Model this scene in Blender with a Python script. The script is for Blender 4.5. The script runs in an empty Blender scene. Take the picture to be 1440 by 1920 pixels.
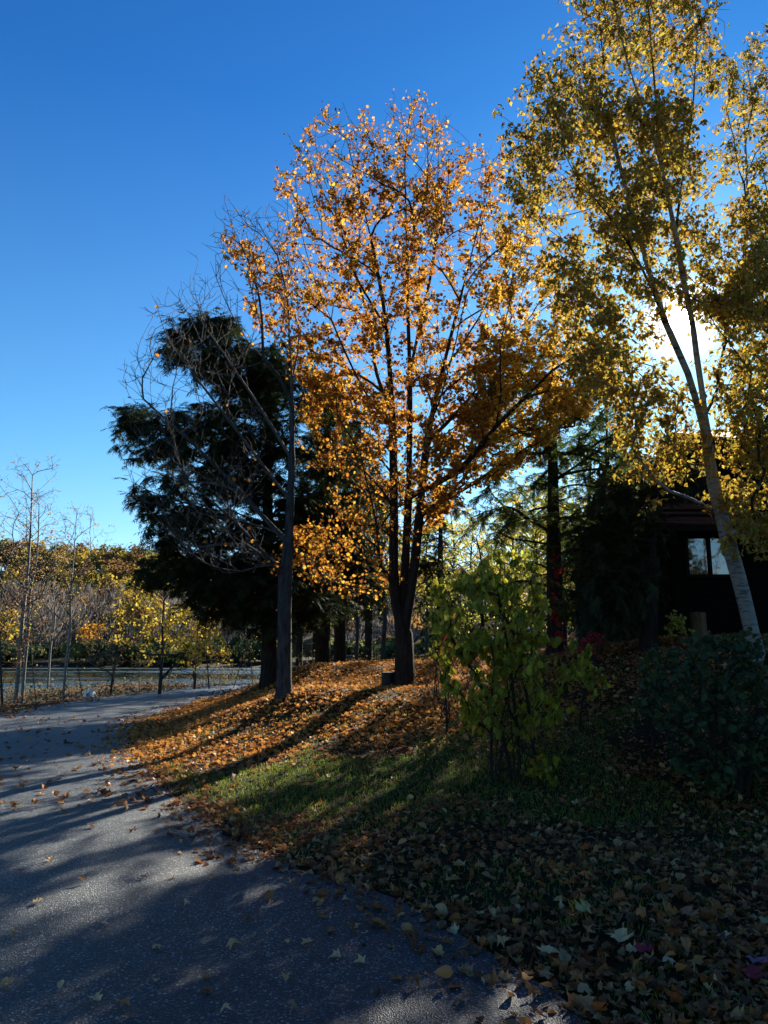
import bpy, math, random
import numpy as np
from mathutils import Vector

# ------------------------------------------------------------------ camera
S = bpy.context.scene
COL = S.collection
F = 1442.0                       # focal length in photograph pixels (1440 x 1920)
PITCH = math.radians(10.3)
CAM_Z = 1.6
cam = bpy.data.cameras.new('camera')
cam.sensor_fit = 'VERTICAL'; cam.sensor_height = 36.0; cam.sensor_width = 27.0
cam.lens = 36.0 * F / 1920.0
cam.clip_start = 0.05; cam.clip_end = 3000.0
camo = bpy.data.objects.new('camera', cam); COL.objects.link(camo)
camo.location = (0, 0, CAM_Z); camo.rotation_euler = (math.pi / 2 + PITCH, 0, 0)
S.camera = camo

# ------------------------------------------------------------------ sky, sun, exposure
SUN_EL, SUN_AZ = math.radians(22.7), math.radians(22.4)      # azimuth: right of straight ahead
SUN_DIR = (math.sin(SUN_AZ) * math.cos(SUN_EL), math.cos(SUN_AZ) * math.cos(SUN_EL), math.sin(SUN_EL))
SKY_STRENGTH = 0.05
SKY_TONE = [(0.02, (0.96, 1.10, 1.16)), (0.25, (0.52, 0.94, 1.10)), (0.62, (0.155, 0.59, 1.03)), (0.98, (0.13, 0.50, 0.93))]
W = bpy.data.worlds.new('World'); S.world = W; W.use_nodes = True
wn = W.node_tree.nodes; wl = W.node_tree.links
bg = wn['Background']; bg.inputs[1].default_value = SKY_STRENGTH
sky = wn.new('ShaderNodeTexSky'); sky.sky_type = 'NISHITA'; sky.sun_disc = False
sky.sun_elevation = SUN_EL; sky.sun_rotation = SUN_AZ
sky.altitude = 300; sky.air_density = 1.0; sky.dust_density = 0.3; sky.ozone_density = 3.0
# the sun itself and the bright air right round it, in the sky where it stands
tc = wn.new('ShaderNodeTexCoord')
dotn = wn.new('ShaderNodeVectorMath'); dotn.operation = 'DOT_PRODUCT'; dotn.inputs[1].default_value = SUN_DIR
wl.new(tc.outputs['Generated'], dotn.inputs[0])
def wmath(op, a, b):
    n = wn.new('ShaderNodeMath'); n.operation = op
    for i, v in enumerate((a, b)):
        if isinstance(v, (int, float)): n.inputs[i].default_value = v
        else: wl.new(v, n.inputs[i])
    return n.outputs[0]
dmax = wmath('MAXIMUM', dotn.outputs['Value'], 0.0)
disc = wn.new('ShaderNodeMapRange'); disc.interpolation_type = 'SMOOTHSTEP'
disc.inputs['From Min'].default_value = math.cos(math.radians(0.9)); disc.inputs['From Max'].default_value = math.cos(math.radians(0.35))
disc.inputs['To Min'].default_value = 0; disc.inputs['To Max'].default_value = 700.0
wl.new(dmax, disc.inputs['Value'])
aur = wmath('MULTIPLY', wmath('POWER', dmax, 2200.0), 20.0)
aur2 = wmath('MULTIPLY', wmath('POWER', dmax, 220.0), 1.6)
tot = wmath('ADD', wmath('ADD', disc.outputs[0], aur), aur2)
sc_ = wn.new('ShaderNodeVectorMath'); sc_.operation = 'SCALE'; sc_.inputs[0].default_value = (1.0, 0.96, 0.88)
wl.new(tot, sc_.inputs['Scale'])
# clear autumn air: pale towards the horizon all round, deep saturated blue overhead
sepz = wn.new('ShaderNodeSeparateXYZ'); wl.new(tc.outputs['Generated'], sepz.inputs[0])
grad = wn.new('ShaderNodeValToRGB'); cr = grad.color_ramp
for p_, c_ in SKY_TONE:
    e_ = cr.elements.new(p_); e_.color = (*[x / 4 for x in c_], 1)
cr.elements.remove(cr.elements[0]); cr.elements.remove(cr.elements[-1])
wl.new(sepz.outputs['Z'], grad.inputs[0])
g4 = wn.new('ShaderNodeVectorMath'); g4.operation = 'SCALE'; g4.inputs['Scale'].default_value = 4.0; wl.new(grad.outputs[0], g4.inputs[0])
tint = wn.new('ShaderNodeVectorMath'); tint.operation = 'MULTIPLY'
wl.new(sky.outputs[0], tint.inputs[0]); wl.new(g4.outputs[0], tint.inputs[1])
addn = wn.new('ShaderNodeVectorMath'); addn.operation = 'ADD'
wl.new(tint.outputs[0], addn.inputs[0]); wl.new(sc_.outputs[0], addn.inputs[1])
wl.new(addn.outputs[0], bg.inputs[0])

sun = bpy.data.lights.new('sun', 'SUN'); sun.energy = 5.0; sun.angle = math.radians(0.53); sun.color = (1.0, 0.93, 0.80)
suno = bpy.data.objects.new('sun', sun); COL.objects.link(suno)
suno.rotation_euler = Vector((-SUN_DIR[0], -SUN_DIR[1], -SUN_DIR[2])).to_track_quat('-Z', 'Y').to_euler()
suno.location = (8, 20, 30)

S.view_settings.view_transform = 'Standard'; S.view_settings.look = 'None'
S.view_settings.gamma = 1.0; S.view_settings.exposure = 1.7; S.view_settings.use_curve_mapping = False
cy = S.cycles
cy.use_denoising = True; cy.max_bounces = 6; cy.diffuse_bounces = 3; cy.glossy_bounces = 2
cy.transmission_bounces = 4; cy.transparent_max_bounces = 8; cy.sample_clamp_indirect = 6.0
cy.use_adaptive_sampling = True; cy.adaptive_threshold = 0.02

rng = np.random.default_rng(11)
def R(seed): return np.random.default_rng(seed)

# ------------------------------------------------------------------ pixel <-> place
CP, SP = math.cos(PITCH), math.sin(PITCH)
def P(u, v, Y):
    """photo pixel + forward distance -> point"""
    dx, dy = (np.asarray(u, float) - 720) / F, (960 - np.asarray(v, float)) / F
    fy, fz = CP - dy * SP, SP + dy * CP
    t = Y / fy
    return np.stack(np.broadcast_arrays(dx * t, Y + 0 * t, CAM_Z + fz * t), -1)
def G(u, v, z=0.0):
    """photo pixel -> point on the level z"""
    dx, dy = (u - 720) / F, (960 - v) / F
    t = (z - CAM_Z) / (SP + dy * CP)
    return np.array((dx * t, (CP - dy * SP) * t, z))
def pix(p):
    p = np.atleast_2d(p); d = p - np.array((0, 0, CAM_Z))
    f = d[:, 1] * CP + d[:, 2] * SP; up = -d[:, 1] * SP + d[:, 2] * CP
    f = np.where(f < 0.05, 0.05, f)
    return 720 + F * d[:, 0] / f, 960 - F * up / f, f

def inpoly(px, py, poly):
    poly = np.asarray(poly, float); n = len(poly); ins = np.zeros(np.shape(px), bool); j = n - 1
    for i in range(n):
        xi, yi = poly[i]; xj, yj = poly[j]
        c = ((yi > py) != (yj > py)) & (px < (xj - xi) * (py - yi) / (yj - yi + 1e-12) + xi)
        ins ^= c; j = i
    return ins
def polydist(px, py, poly):
    poly = np.asarray(poly, float); d = np.full(np.shape(px), 1e9); n = len(poly)
    for i in range(n):
        a, b = poly[i], poly[(i + 1) % n]; ab = b - a
        t = np.clip(((px - a[0]) * ab[0] + (py - a[1]) * ab[1]) / (ab @ ab + 1e-12), 0, 1)
        d = np.minimum(d, np.hypot(px - a[0] - t * ab[0], py - a[1] - t * ab[1]))
    return d
def sstep(a, b, x):
    t = np.clip((x - a) / (b - a), 0, 1); return t * t * (3 - 2 * t)
def vnoise(x, y, s, seed=0):
    x = np.asarray(x, float) * s; y = np.asarray(y, float) * s
    i, j = np.floor(x).astype(int), np.floor(y).astype(int); fx, fy = x - i, y - j
    fx, fy = fx * fx * (3 - 2 * fx), fy * fy * (3 - 2 * fy)
    def h(a, b):
        v = np.sin(a * 127.1 + b * 311.7 + seed * 74.7) * 43758.5453
        return v - np.floor(v)
    return (h(i, j) * (1 - fx) + h(i + 1, j) * fx) * (1 - fy) + (h(i, j + 1) * (1 - fx) + h(i + 1, j + 1) * fx) * fy

# ------------------------------------------------------------------ materials
def newmat(name):
    m = bpy.data.materials.new(name); m.use_nodes = True
    nt = m.node_tree; return m, nt.nodes, nt.links, nt.nodes['Principled BSDF']
def ramp(n, stops, interp='LINEAR'):
    r = n.new('ShaderNodeValToRGB'); cr = r.color_ramp; cr.interpolation = interp
    while len(cr.elements) > 1: cr.elements.remove(cr.elements[-1])
    cr.elements[0].position = stops[0][0]; cr.elements[0].color = (*stops[0][1], 1)
    for p, c in stops[1:]:
        e = cr.elements.new(p); e.color = (*c, 1)
    return r
def noise(n, l, scale, detail=4, coord='Object', vscale=None, rough=0.55):
    t = n.new('ShaderNodeTexCoord'); nz = n.new('ShaderNodeTexNoise')
    nz.inputs['Scale'].default_value = scale; nz.inputs['Detail'].default_value = detail; nz.inputs['Roughness'].default_value = rough
    src = t.outputs[coord]
    if vscale is not None:
        mp = n.new('ShaderNodeMapping'); mp.inputs['Scale'].default_value = vscale
        l.new(src, mp.inputs[0]); src = mp.outputs[0]
    l.new(src, nz.inputs['Vector']); return nz
def bump(n, l, h, strength, dist, to):
    b = n.new('ShaderNodeBump'); b.inputs['Strength'].default_value = strength; b.inputs['Distance'].default_value = dist
    l.new(h, b.inputs['Height']); l.new(b.outputs[0], to)
    return b

def leafmat(name, cols, trans=0.5, gloss=0.05, tboost=None):
    gloss *= 0.4
    """thin leaf: diffuse + light coming through it; one tone per leaf"""
    m, n, l, b = newmat(name); n.remove(b)
    g = n.new('ShaderNodeNewGeometry'); oi = n.new('ShaderNodeObjectInfo')
    ad = n.new('ShaderNodeMath'); ad.operation = 'ADD'; l.new(g.outputs['Random Per Island'], ad.inputs[0]); l.new(oi.outputs['Random'], ad.inputs[1])
    fr = n.new('ShaderNodeMath'); fr.operation = 'FRACT'; l.new(ad.outputs[0], fr.inputs[0])
    k = len(cols); r = ramp(n, [(i / max(1, k - 1), c) for i, c in enumerate(cols)]); l.new(fr.outputs[0], r.inputs[0])
    d = n.new('ShaderNodeBsdfDiffuse'); t = n.new('ShaderNodeBsdfTranslucent'); gl = n.new('ShaderNodeBsdfGlossy')
    gl.inputs['Roughness'].default_value = 0.5
    l.new(r.outputs[0], d.inputs[0])
    if tboost:
        mm = n.new('ShaderNodeMix'); mm.data_type = 'RGBA'; mm.blend_type = 'MULTIPLY'; mm.inputs[0].default_value = 1.0
        l.new(r.outputs[0], mm.inputs[6]); mm.inputs[7].default_value = (*tboost, 1); l.new(mm.outputs[2], t.inputs[0])
    else: l.new(r.outputs[0], t.inputs[0])
    m1 = n.new('ShaderNodeMixShader'); m1.inputs[0].default_value = trans; l.new(d.outputs[0], m1.inputs[1]); l.new(t.outputs[0], m1.inputs[2])
    m2 = n.new('ShaderNodeMixShader'); m2.inputs[0].default_value = gloss; l.new(m1.outputs[0], m2.inputs[1]); l.new(gl.outputs[0], m2.inputs[2])
    l.new(m2.outputs[0], n['Material Output'].inputs[0])
    return m

def barkmat(name, c1, c2, vs=(6, 6, 1.2), bs=0.9):
    m, n, l, b = newmat(name)
    nz = noise(n, l, 3.0, 6, 'Object', vs, 0.65); r = ramp(n, [(0.3, c1), (0.7, c2)])
    l.new(nz.outputs[0], r.inputs[0]); l.new(r.outputs[0], b.inputs['Base Color'])
    b.inputs['Roughness'].default_value = 0.95; b.inputs['Specular IOR Level'].default_value = 0.05
    bump(n, l, nz.outputs[0], bs, 0.04, b.inputs['Normal']); return m

M = {}
M['bark_dark'] = barkmat('dark_bark', (0.012, 0.010, 0.009), (0.045, 0.038, 0.033))
M['bark_grey'] = barkmat('grey_bark', (0.018, 0.018, 0.019), (0.085, 0.082, 0.08))
M['bark_twig'] = barkmat('twig_bark', (0.022, 0.018, 0.015), (0.055, 0.045, 0.038))
M['bark_grey_twig'] = barkmat('grey_twig_bark', (0.05, 0.047, 0.047), (0.13, 0.122, 0.12))
# birch: pale bark, dark cross bands and scars
m, n, l, b = newmat('birch_bark'); M['bark_birch'] = m
na = noise(n, l, 1.0, 5, 'Object', (5, 5, 26), 0.6); nb = noise(n, l, 1.0, 3, 'Object', (2.6, 2.6, 4.5), 0.5)
ra = ramp(n, [(0.0, (0.03, 0.028, 0.025)), (0.38, (0.06, 0.055, 0.05)), (0.47, (0.19, 0.175, 0.15)), (1.0, (0.30, 0.28, 0.245))])
rb = ramp(n, [(0.0, (0.04, 0.035, 0.03)), (0.30, (0.05, 0.045, 0.04)), (0.38, (1, 1, 1)), (1, (1, 0.97, 0.93))])
l.new(na.outputs[0], ra.inputs[0]); l.new(nb.outputs[0], rb.inputs[0])
mx = n.new('ShaderNodeMix'); mx.data_type = 'RGBA'; mx.blend_type = 'MULTIPLY'; mx.inputs[0].default_value = 1
l.new(ra.outputs[0], mx.inputs[6]); l.new(rb.outputs[0], mx.inputs[7]); l.new(mx.outputs[2], b.inputs['Base Color'])
b.inputs['Roughness'].default_value = 0.7; bump(n, l, na.outputs[0], 0.5, 0.02, b.inputs['Normal'])

ORANGE = [(0.18, 0.062, 0.012), (0.36, 0.135, 0.017), (0.44, 0.19, 0.022), (0.52, 0.27, 0.03), (0.58, 0.35, 0.05), (0.38, 0.135, 0.017), (0.24, 0.08, 0.014)]
GOLD = [(0.26, 0.14, 0.02), (0.52, 0.35, 0.035), (0.36, 0.27, 0.04), (0.22, 0.20, 0.035), (0.32, 0.15, 0.02), (0.15, 0.11, 0.025), (0.46, 0.32, 0.035)]
YGREEN = [(0.26, 0.30, 0.05), (0.42, 0.42, 0.07), (0.55, 0.46, 0.08), (0.20, 0.24, 0.05), (0.46, 0.36, 0.05)]
M['leaf_orange'] = leafmat('maple_leaf', ORANGE, 0.55, 0.04)
M['leaf_maple_gold'] = leafmat('gold_maple_leaf', [(0.56, 0.30, 0.03), (0.64, 0.40, 0.05), (0.66, 0.45, 0.05), (0.52, 0.22, 0.025)], 0.6, 0.04)  # yellower right-side leaves: natural gold plus backlight put into the colour
M['leaf_orange_few'] = leafmat('late_maple_leaf', [(0.42, 0.14, 0.02), (0.55, 0.24, 0.03), (0.60, 0.30, 0.05)], 0.55, 0.04)
M['leaf_gold'] = leafmat('birch_leaf', GOLD, 0.55, 0.07)
M['leaf_pale_rust'] = leafmat('pale_rust_leaf', [(0.34, 0.18, 0.06), (0.42, 0.28, 0.10), (0.28, 0.15, 0.06), (0.45, 0.32, 0.14)], 0.5, 0.04)
M['leaf_yellow'] = leafmat('yellow_leaf', [(0.62, 0.44, 0.05), (0.70, 0.50, 0.07), (0.50, 0.40, 0.06), (0.58, 0.34, 0.04)], 0.55, 0.05)
M['leaf_ygreen'] = leafmat('yellow_green_leaf', YGREEN, 0.55, 0.05)
M['leaf_bush'] = leafmat('viburnum_leaf', [(0.14, 0.16, 0.02), (0.40, 0.38, 0.03), (0.62, 0.54, 0.05), (0.10, 0.13, 0.02), (0.50, 0.44, 0.04), (0.20, 0.22, 0.025), (0.44, 0.24, 0.04)], 0.6, 0.04)
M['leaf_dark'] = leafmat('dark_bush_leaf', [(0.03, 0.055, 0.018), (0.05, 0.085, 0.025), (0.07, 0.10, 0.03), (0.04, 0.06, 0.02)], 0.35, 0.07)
M['leaf_russet'] = leafmat('russet_leaf', [(0.22, 0.08, 0.035), (0.30, 0.14, 0.05), (0.16, 0.07, 0.04), (0.34, 0.24, 0.07)], 0.5, 0.05)
M['leaf_red'] = leafmat('crimson_leaf', [(0.30, 0.018, 0.03), (0.42, 0.03, 0.045), (0.22, 0.02, 0.025)], 0.55, 0.05)
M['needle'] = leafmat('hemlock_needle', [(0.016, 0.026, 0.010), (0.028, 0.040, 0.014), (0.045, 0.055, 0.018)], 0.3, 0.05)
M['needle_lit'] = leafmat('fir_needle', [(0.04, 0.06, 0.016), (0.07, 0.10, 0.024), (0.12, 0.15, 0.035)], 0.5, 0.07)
M['litter_tan'] = leafmat('dry_tan_leaf', [(0.24, 0.085, 0.025), (0.56, 0.30, 0.11), (0.10, 0.035, 0.015), (0.30, 0.115, 0.035), (0.14, 0.05, 0.02), (0.44, 0.20, 0.065), (0.18, 0.06, 0.02), (0.38, 0.15, 0.045), (0.10, 0.04, 0.02), (0.62, 0.38, 0.17), (0.26, 0.08, 0.03)], 0.25, 0.06)
M['litter_orange'] = leafmat('dry_orange_leaf', [(0.42, 0.15, 0.03), (0.56, 0.26, 0.055), (0.30, 0.11, 0.03), (0.60, 0.33, 0.09), (0.50, 0.20, 0.04), (0.26, 0.11, 0.04)], 0.35, 0.06)  # brighter orange for the mound; the sunshine there is put into the leaf colour
M['litter_pale'] = leafmat('pale_dry_leaf', [(0.62, 0.42, 0.20), (0.72, 0.54, 0.30), (0.56, 0.34, 0.14), (0.64, 0.40, 0.18)], 0.3, 0.06)
M['leaf_pink'] = leafmat('pink_dry_leaf', [(0.40, 0.20, 0.27), (0.36, 0.16, 0.22)], 0.3, 0.06)
M['leaf_crimson_dry'] = leafmat('crimson_dry_leaf', [(0.30, 0.03, 0.05), (0.24, 0.03, 0.04)], 0.3, 0.06)
M['leaf_lemon'] = leafmat('lemon_dry_leaf', [(0.50, 0.46, 0.18), (0.46, 0.42, 0.16)], 0.4, 0.06)
M['leaf_rust_dry'] = leafmat('rust_dry_leaf', [(0.42, 0.20, 0.09), (0.40, 0.18, 0.08)], 0.3, 0.06)
M['grass'] = leafmat('grass_blade', [(0.06, 0.10, 0.018), (0.14, 0.20, 0.028), (0.24, 0.28, 0.04), (0.09, 0.14, 0.02)], 0.5, 0.05)
M['dry_stalk'] = leafmat('dry_stalk', [(0.14, 0.10, 0.05), (0.24, 0.18, 0.10), (0.10, 0.07, 0.04), (0.12, 0.13, 0.05)], 0.4, 0.05)

# ground: dark soil under grass and leaf crumbs
m, n, l, b = newmat('ground_soil'); M['ground'] = m
n1 = noise(n, l, 0.5, 5, 'Object'); n2 = noise(n, l, 22.0, 5, 'Object', None, 0.7)
r1 = ramp(n, [(0.35, (0.016, 0.018, 0.007)), (0.65, (0.032, 0.026, 0.012))]); r2 = ramp(n, [(0.3, (0.35, 0.33, 0.3)), (0.7, (1.5, 1.2, 0.95))])
l.new(n1.outputs[0], r1.inputs[0]); l.new(n2.outputs[0], r2.inputs[0])
mx = n.new('ShaderNodeMix'); mx.data_type = 'RGBA'; mx.blend_type = 'MULTIPLY'; mx.inputs[0].default_value = 1
l.new(r1.outputs[0], mx.inputs[6]); l.new(r2.outputs[0], mx.inputs[7]); l.new(mx.outputs[2], b.inputs['Base Color'])
b.inputs['Roughness'].default_value = 0.95; b.inputs['Specular IOR Level'].default_value = 0.1
bump(n, l, n2.outputs[0], 0.8, 0.04, b.inputs['Normal'])

# road: worn fine-gravel asphalt
m, n, l, b = newmat('road_asphalt'); M['road'] = m
t = n.new('ShaderNodeTexCoord')
vo = n.new('ShaderNodeTexVoronoi'); vo.inputs['Scale'].default_value = 120.0; l.new(t.outputs['Object'], vo.inputs['Vector'])
vo2 = n.new('ShaderNodeTexVoronoi'); vo2.inputs['Scale'].default_value = 34.0; l.new(t.outputs['Object'], vo2.inputs['Vector'])
nl = noise(n, l, 1.1, 5, 'Object'); nm = noise(n, l, 40, 4, 'Object', None, 0.7)
bw = n.new('ShaderNodeRGBToBW'); l.new(vo.outputs['Color'], bw.inputs[0])
r1 = ramp(n, [(0.0, (0.010, 0.011, 0.012)), (0.50, (0.031, 0.033, 0.034)), (0.78, (0.088, 0.087, 0.083)), (0.92, (0.32, 0.31, 0.29)), (1, (0.48, 0.47, 0.44))]); l.new(bw.outputs[0], r1.inputs[0])
r2 = ramp(n, [(0.3, (0.42, 0.55, 0.68)), (0.5, (0.75, 0.88, 0.98)), (0.72, (1.15, 1.18, 1.2))]); l.new(nl.outputs[0], r2.inputs[0])
mx = n.new('ShaderNodeMix'); mx.data_type = 'RGBA'; mx.blend_type = 'MULTIPLY'; mx.inputs[0].default_value = 1
l.new(r1.outputs[0], mx.inputs[6]); l.new(r2.outputs[0], mx.inputs[7])
# loose pale grit: only some cells carry a stone
gs = n.new('ShaderNodeSeparateColor'); l.new(vo2.outputs['Color'], gs.inputs[0])
ga = n.new('ShaderNodeMath'); ga.operation = 'LESS_THAN'; l.new(vo2.outputs['Distance'], ga.inputs[0]); ga.inputs[1].default_value = 0.26
gb_ = n.new('ShaderNodeMath'); gb_.operation = 'GREATER_THAN'; l.new(gs.outputs[0], gb_.inputs[0]); gb_.inputs[1].default_value = 0.72
gm = n.new('ShaderNodeMath'); gm.operation = 'MULTIPLY'; l.new(ga.outputs[0], gm.inputs[0]); l.new(gb_.outputs[0], gm.inputs[1])
mg = n.new('ShaderNodeMix'); mg.data_type = 'RGBA'; l.new(gm.outputs[0], mg.inputs[0]); l.new(mx.outputs[2], mg.inputs[6]); mg.inputs[7].default_value = (0.26, 0.25, 0.235, 1)
l.new(mg.outputs[2], b.inputs['Base Color'])
b.inputs['Roughness'].default_value = 0.55; b.inputs['Specular IOR Level'].default_value = 0.3
hs = n.new('ShaderNodeMath'); hs.operation = 'ADD'; l.new(vo.outputs['Distance'], hs.inputs[0]); l.new(nm.outputs[0], hs.inputs[1])
bump(n, l, hs.outputs[0], 0.8, 0.008, b.inputs['Normal'])

# pond
m, n, l, b = newmat('pond_water'); M['water'] = m
b.inputs['Base Color'].default_value = (0.012, 0.022, 0.018, 1); b.inputs['Roughness'].default_value = 0.03; b.inputs['IOR'].default_value = 1.33
w1 = noise(n, l, 1.0, 4, 'Object', (0.9, 2.2, 1)); w2 = noise(n, l, 1.0, 2, 'Object', (0.012, 0.07, 1))
rr = ramp(n, [(0.42, (0.05, 0.05, 0.05)), (0.56, (1, 1, 1))]); l.new(w2.outputs[0], rr.inputs[0])
rg_ = ramp(n, [(0.42, (0.04, 0.04, 0.04)), (0.55, (0.62, 0.62, 0.62))]); l.new(w2.outputs[0], rg_.inputs[0]); l.new(rg_.outputs[0], b.inputs['Roughness'])
bb = n.new('ShaderNodeBump'); bb.inputs['Distance'].default_value = 0.8; l.new(w1.outputs[0], bb.inputs['Height']); l.new(rr.outputs[0], bb.inputs['Strength']); l.new(bb.outputs[0], b.inputs['Normal'])
m, n, l, b = newmat('lily_pad'); M['pad'] = m
b.inputs['Base Color'].default_value = (0.07, 0.10, 0.035, 1); b.inputs['Roughness'].default_value = 0.35

def plain(name, c, rough=0.7, spec=0.3, nscale=None, amp=0.35, vs=None, bs=0.3):
    m, n, l, b = newmat(name); b.inputs['Roughness'].default_value = rough; b.inputs['Specular IOR Level'].default_value = spec
    nz = noise(n, l, nscale or 8.0, 5, 'Object', vs, 0.6)
    r = ramp(n, [(0.25, tuple(x * (1 - amp) for x in c)), (0.75, tuple(x * (1 + amp) for x in c))])
    l.new(nz.outputs[0], r.inputs[0]); l.new(r.outputs[0], b.inputs['Base Color'])
    bump(n, l, nz.outputs[0], bs, 0.01, b.inputs['Normal']); return m
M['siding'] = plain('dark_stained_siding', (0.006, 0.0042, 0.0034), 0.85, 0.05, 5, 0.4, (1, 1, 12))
M['shingle'] = plain('red_brown_shingle', (0.06, 0.024, 0.018), 0.85, 0.2, 14, 0.5)
M['trim'] = plain('dark_window_trim', (0.010, 0.008, 0.007), 0.8, 0.08, 6, 0.3)
M['found'] = plain('dark_stone_foundation', (0.05, 0.047, 0.043), 0.9, 0.2, 6, 0.5)
M['stump_side'] = plain('weathered_stump_bark', (0.11, 0.075, 0.04), 0.9, 0.2, 7, 0.6, (3, 3, 0.8), 0.9)
M['stump_top'] = plain('cut_wood', (0.16, 0.11, 0.06), 0.85, 0.2, 10, 0.4)
M['block_dark'] = plain('black_weathered_wood', (0.020, 0.020, 0.018), 0.8, 0.3, 10, 0.4)
M['block_top'] = plain('mossy_cut_wood', (0.10, 0.11, 0.07), 0.85, 0.2, 12, 0.5)
M['paper'] = plain('white_paper', (0.80, 0.80, 0.78), 0.6, 0.4, 20, 0.05)
m, n, l, b = newmat('window_glass'); M['glass'] = m
b.inputs['Base Color'].default_value = (0.004, 0.005, 0.007, 1); b.inputs['Roughness'].default_value = 0.02; b.inputs['IOR'].default_value = 2.6
gz = noise(n, l, 3.0, 2, 'Object'); bump(n, l, gz.outputs[0], 0.03, 0.02, b.inputs['Normal'])

# ------------------------------------------------------------------ mesh helpers
TRIS = [0]
def mesh(name, blocks, mats, smooth=False):
    """blocks: list of (verts (n,3), faces (m,k)[, material index])"""
    vs, lv, lt, mi = [], [], [], []; off = 0
    for blk in blocks:
        v, f = np.asarray(blk[0], np.float32), np.asarray(blk[1], np.int64)
        if len(f) == 0: continue
        vs.append(v); lv.append((f + off).ravel()); lt.append(np.full(len(f), f.shape[1], np.int32))
        mi.append(np.full(len(f), blk[2] if len(blk) > 2 else 0, np.int32)); off += len(v)
        TRIS[0] += len(f) * (f.shape[1] - 2)
    me = bpy.data.meshes.new(name)
    if vs:
        vs = np.concatenate(vs); lv = np.concatenate(lv).astype(np.int32); lt = np.concatenate(lt); mi = np.concatenate(mi)
        me.vertices.add(len(vs)); me.vertices.foreach_set('co', vs.ravel())
        me.loops.add(len(lv)); me.loops.foreach_set('vertex_index', lv)
        me.polygons.add(len(lt)); st = np.concatenate(([0], np.cumsum(lt)[:-1])).astype(np.int32)
        me.polygons.foreach_set('loop_start', st); me.polygons.foreach_set('loop_total', lt)
        me.polygons.foreach_set('material_index', mi)
        me.polygons.foreach_set('use_smooth', np.full(len(lt), smooth))
        me.update(calc_edges=True)
    for x in (mats if isinstance(mats, (list, tuple)) else [mats]): me.materials.append(x)
    return me
def obj(name, me, parent=None, loc=None):
    o = bpy.data.objects.new(name, me); COL.objects.link(o)
    if parent is not None: o.parent = parent
    if loc is not None: o.location = loc
    return o
def tag(o, label, cat, group=None):
    o['label'] = label; o['category'] = cat
    if group: o['group'] = group
    return o
def kind(o, k, label=None, cat=None):
    o['kind'] = k
    if label: o['label'] = label
    if cat: o['category'] = cat
    return o
def empty(name, loc):
    o = bpy.data.objects.new(name, None); COL.objects.link(o); o.location = loc; o.empty_display_size = 0.3; return o
def copy_tree(o, loc, rz, sc, parent=None):
    c = o.copy(); COL.objects.link(c); c.location = loc; c.rotation_euler = (0, 0, rz); c.scale = (sc, sc, sc)
    for ch in o.children:
        d = ch.copy(); COL.objects.link(d); d.parent = c
    return c

def box(x0, x1, y0, y1, z0, z1):
    v = [(x, y, z) for z in (z0, z1) for y in (y0, y1) for x in (x0, x1)]
    f = [(0, 2, 3, 1), (4, 5, 7, 6), (0, 1, 5, 4), (2, 6, 7, 3), (0, 4, 6, 2), (1, 3, 7, 5)]
    return np.array(v, float), np.array(f)

def unit(a): return a / (np.linalg.norm(a, axis=-1, keepdims=True) + 1e-9)
def frames(d, nrm):
    d = unit(d); s = unit(np.cross(d, nrm)); nn = np.cross(s, d)
    return np.stack((s, d, nn), -1)          # columns: side, along, normal
def scatter(tpl, pos, rot, sc):
    tv, tf = tpl; n = len(pos)
    if n == 0: return np.zeros((0, 3)), np.zeros((0, tf.shape[1]), int)
    v = np.einsum('nij,kj->nki', rot, tv) * np.asarray(sc).reshape(-1, 1, 1) + pos[:, None, :]
    f = tf[None] + (np.arange(n) * len(tv))[:, None, None]
    return v.reshape(-1, 3), f.reshape(-1, tf.shape[1])
def rdir(r, n):
    v = r.normal(size=(n, 3)); return unit(v)

# leaf shapes, length 1 along +y
def maple_tpl(curl=0.3, fold=0.3, tw=0.0, seed=0):
    r = R(seed)
    half = [(0.16, 0.02), (0.46, 0.08), (0.30, 0.26), (0.66, 0.56), (0.40, 0.52), (0.24, 0.62), (0.26, 0.80)]
    rt = [(x * r.uniform(.85, 1.1), y) for x, y in half]; lf = [(-x * r.uniform(.85, 1.1), y) for x, y in half]
    out = [(0, 0.06)] + rt + [(0, 1.05)] + lf[::-1]
    pts = [(0, 0.42)] + out + [(-0.012, -0.32), (0.012, -0.32)]
    v = np.array([(x, y, 0) for x, y in pts], float)
    v[:-2] += r.normal(size=(len(v) - 2, 3)) * (.035, .035, .07)
    v[:, 2] += fold * np.abs(v[:, 0]) ** 1.3 + tw * v[:, 0] * (v[:, 1] - 0.3)
    c_, y_, z_ = curl if abs(curl) > .05 else .05, v[:, 1] - .42, v[:, 2].copy()       # dry leaves roll up along their length
    v[:, 1] = .42 + np.sin(c_ * y_) / c_ - z_ * np.sin(c_ * y_); v[:, 2] = (1 - np.cos(c_ * y_)) / c_ + z_ * np.cos(c_ * y_)
    k = len(out)
    f = [(0, 1 + i, 1 + (i + 1) % k) for i in range(k)] + [(1, k + 1, k + 2)]
    return v, np.array(f)
def maple_simple(curl=0.25, fold=0.25):
    out = [(0, 0.0), (0.46, 0.14), (0.30, 0.40), (0.56, 0.66), (0, 1.05), (-0.56, 0.66), (-0.30, 0.40), (-0.46, 0.14)]
    v = np.array([(x, y, 0) for x, y in out], float)
    v[:, 2] = fold * np.abs(v[:, 0]) + curl * (v[:, 1] - 0.4) ** 2
    return v, np.array([(0, i, i + 1) for i in range(1, 7)])
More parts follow.
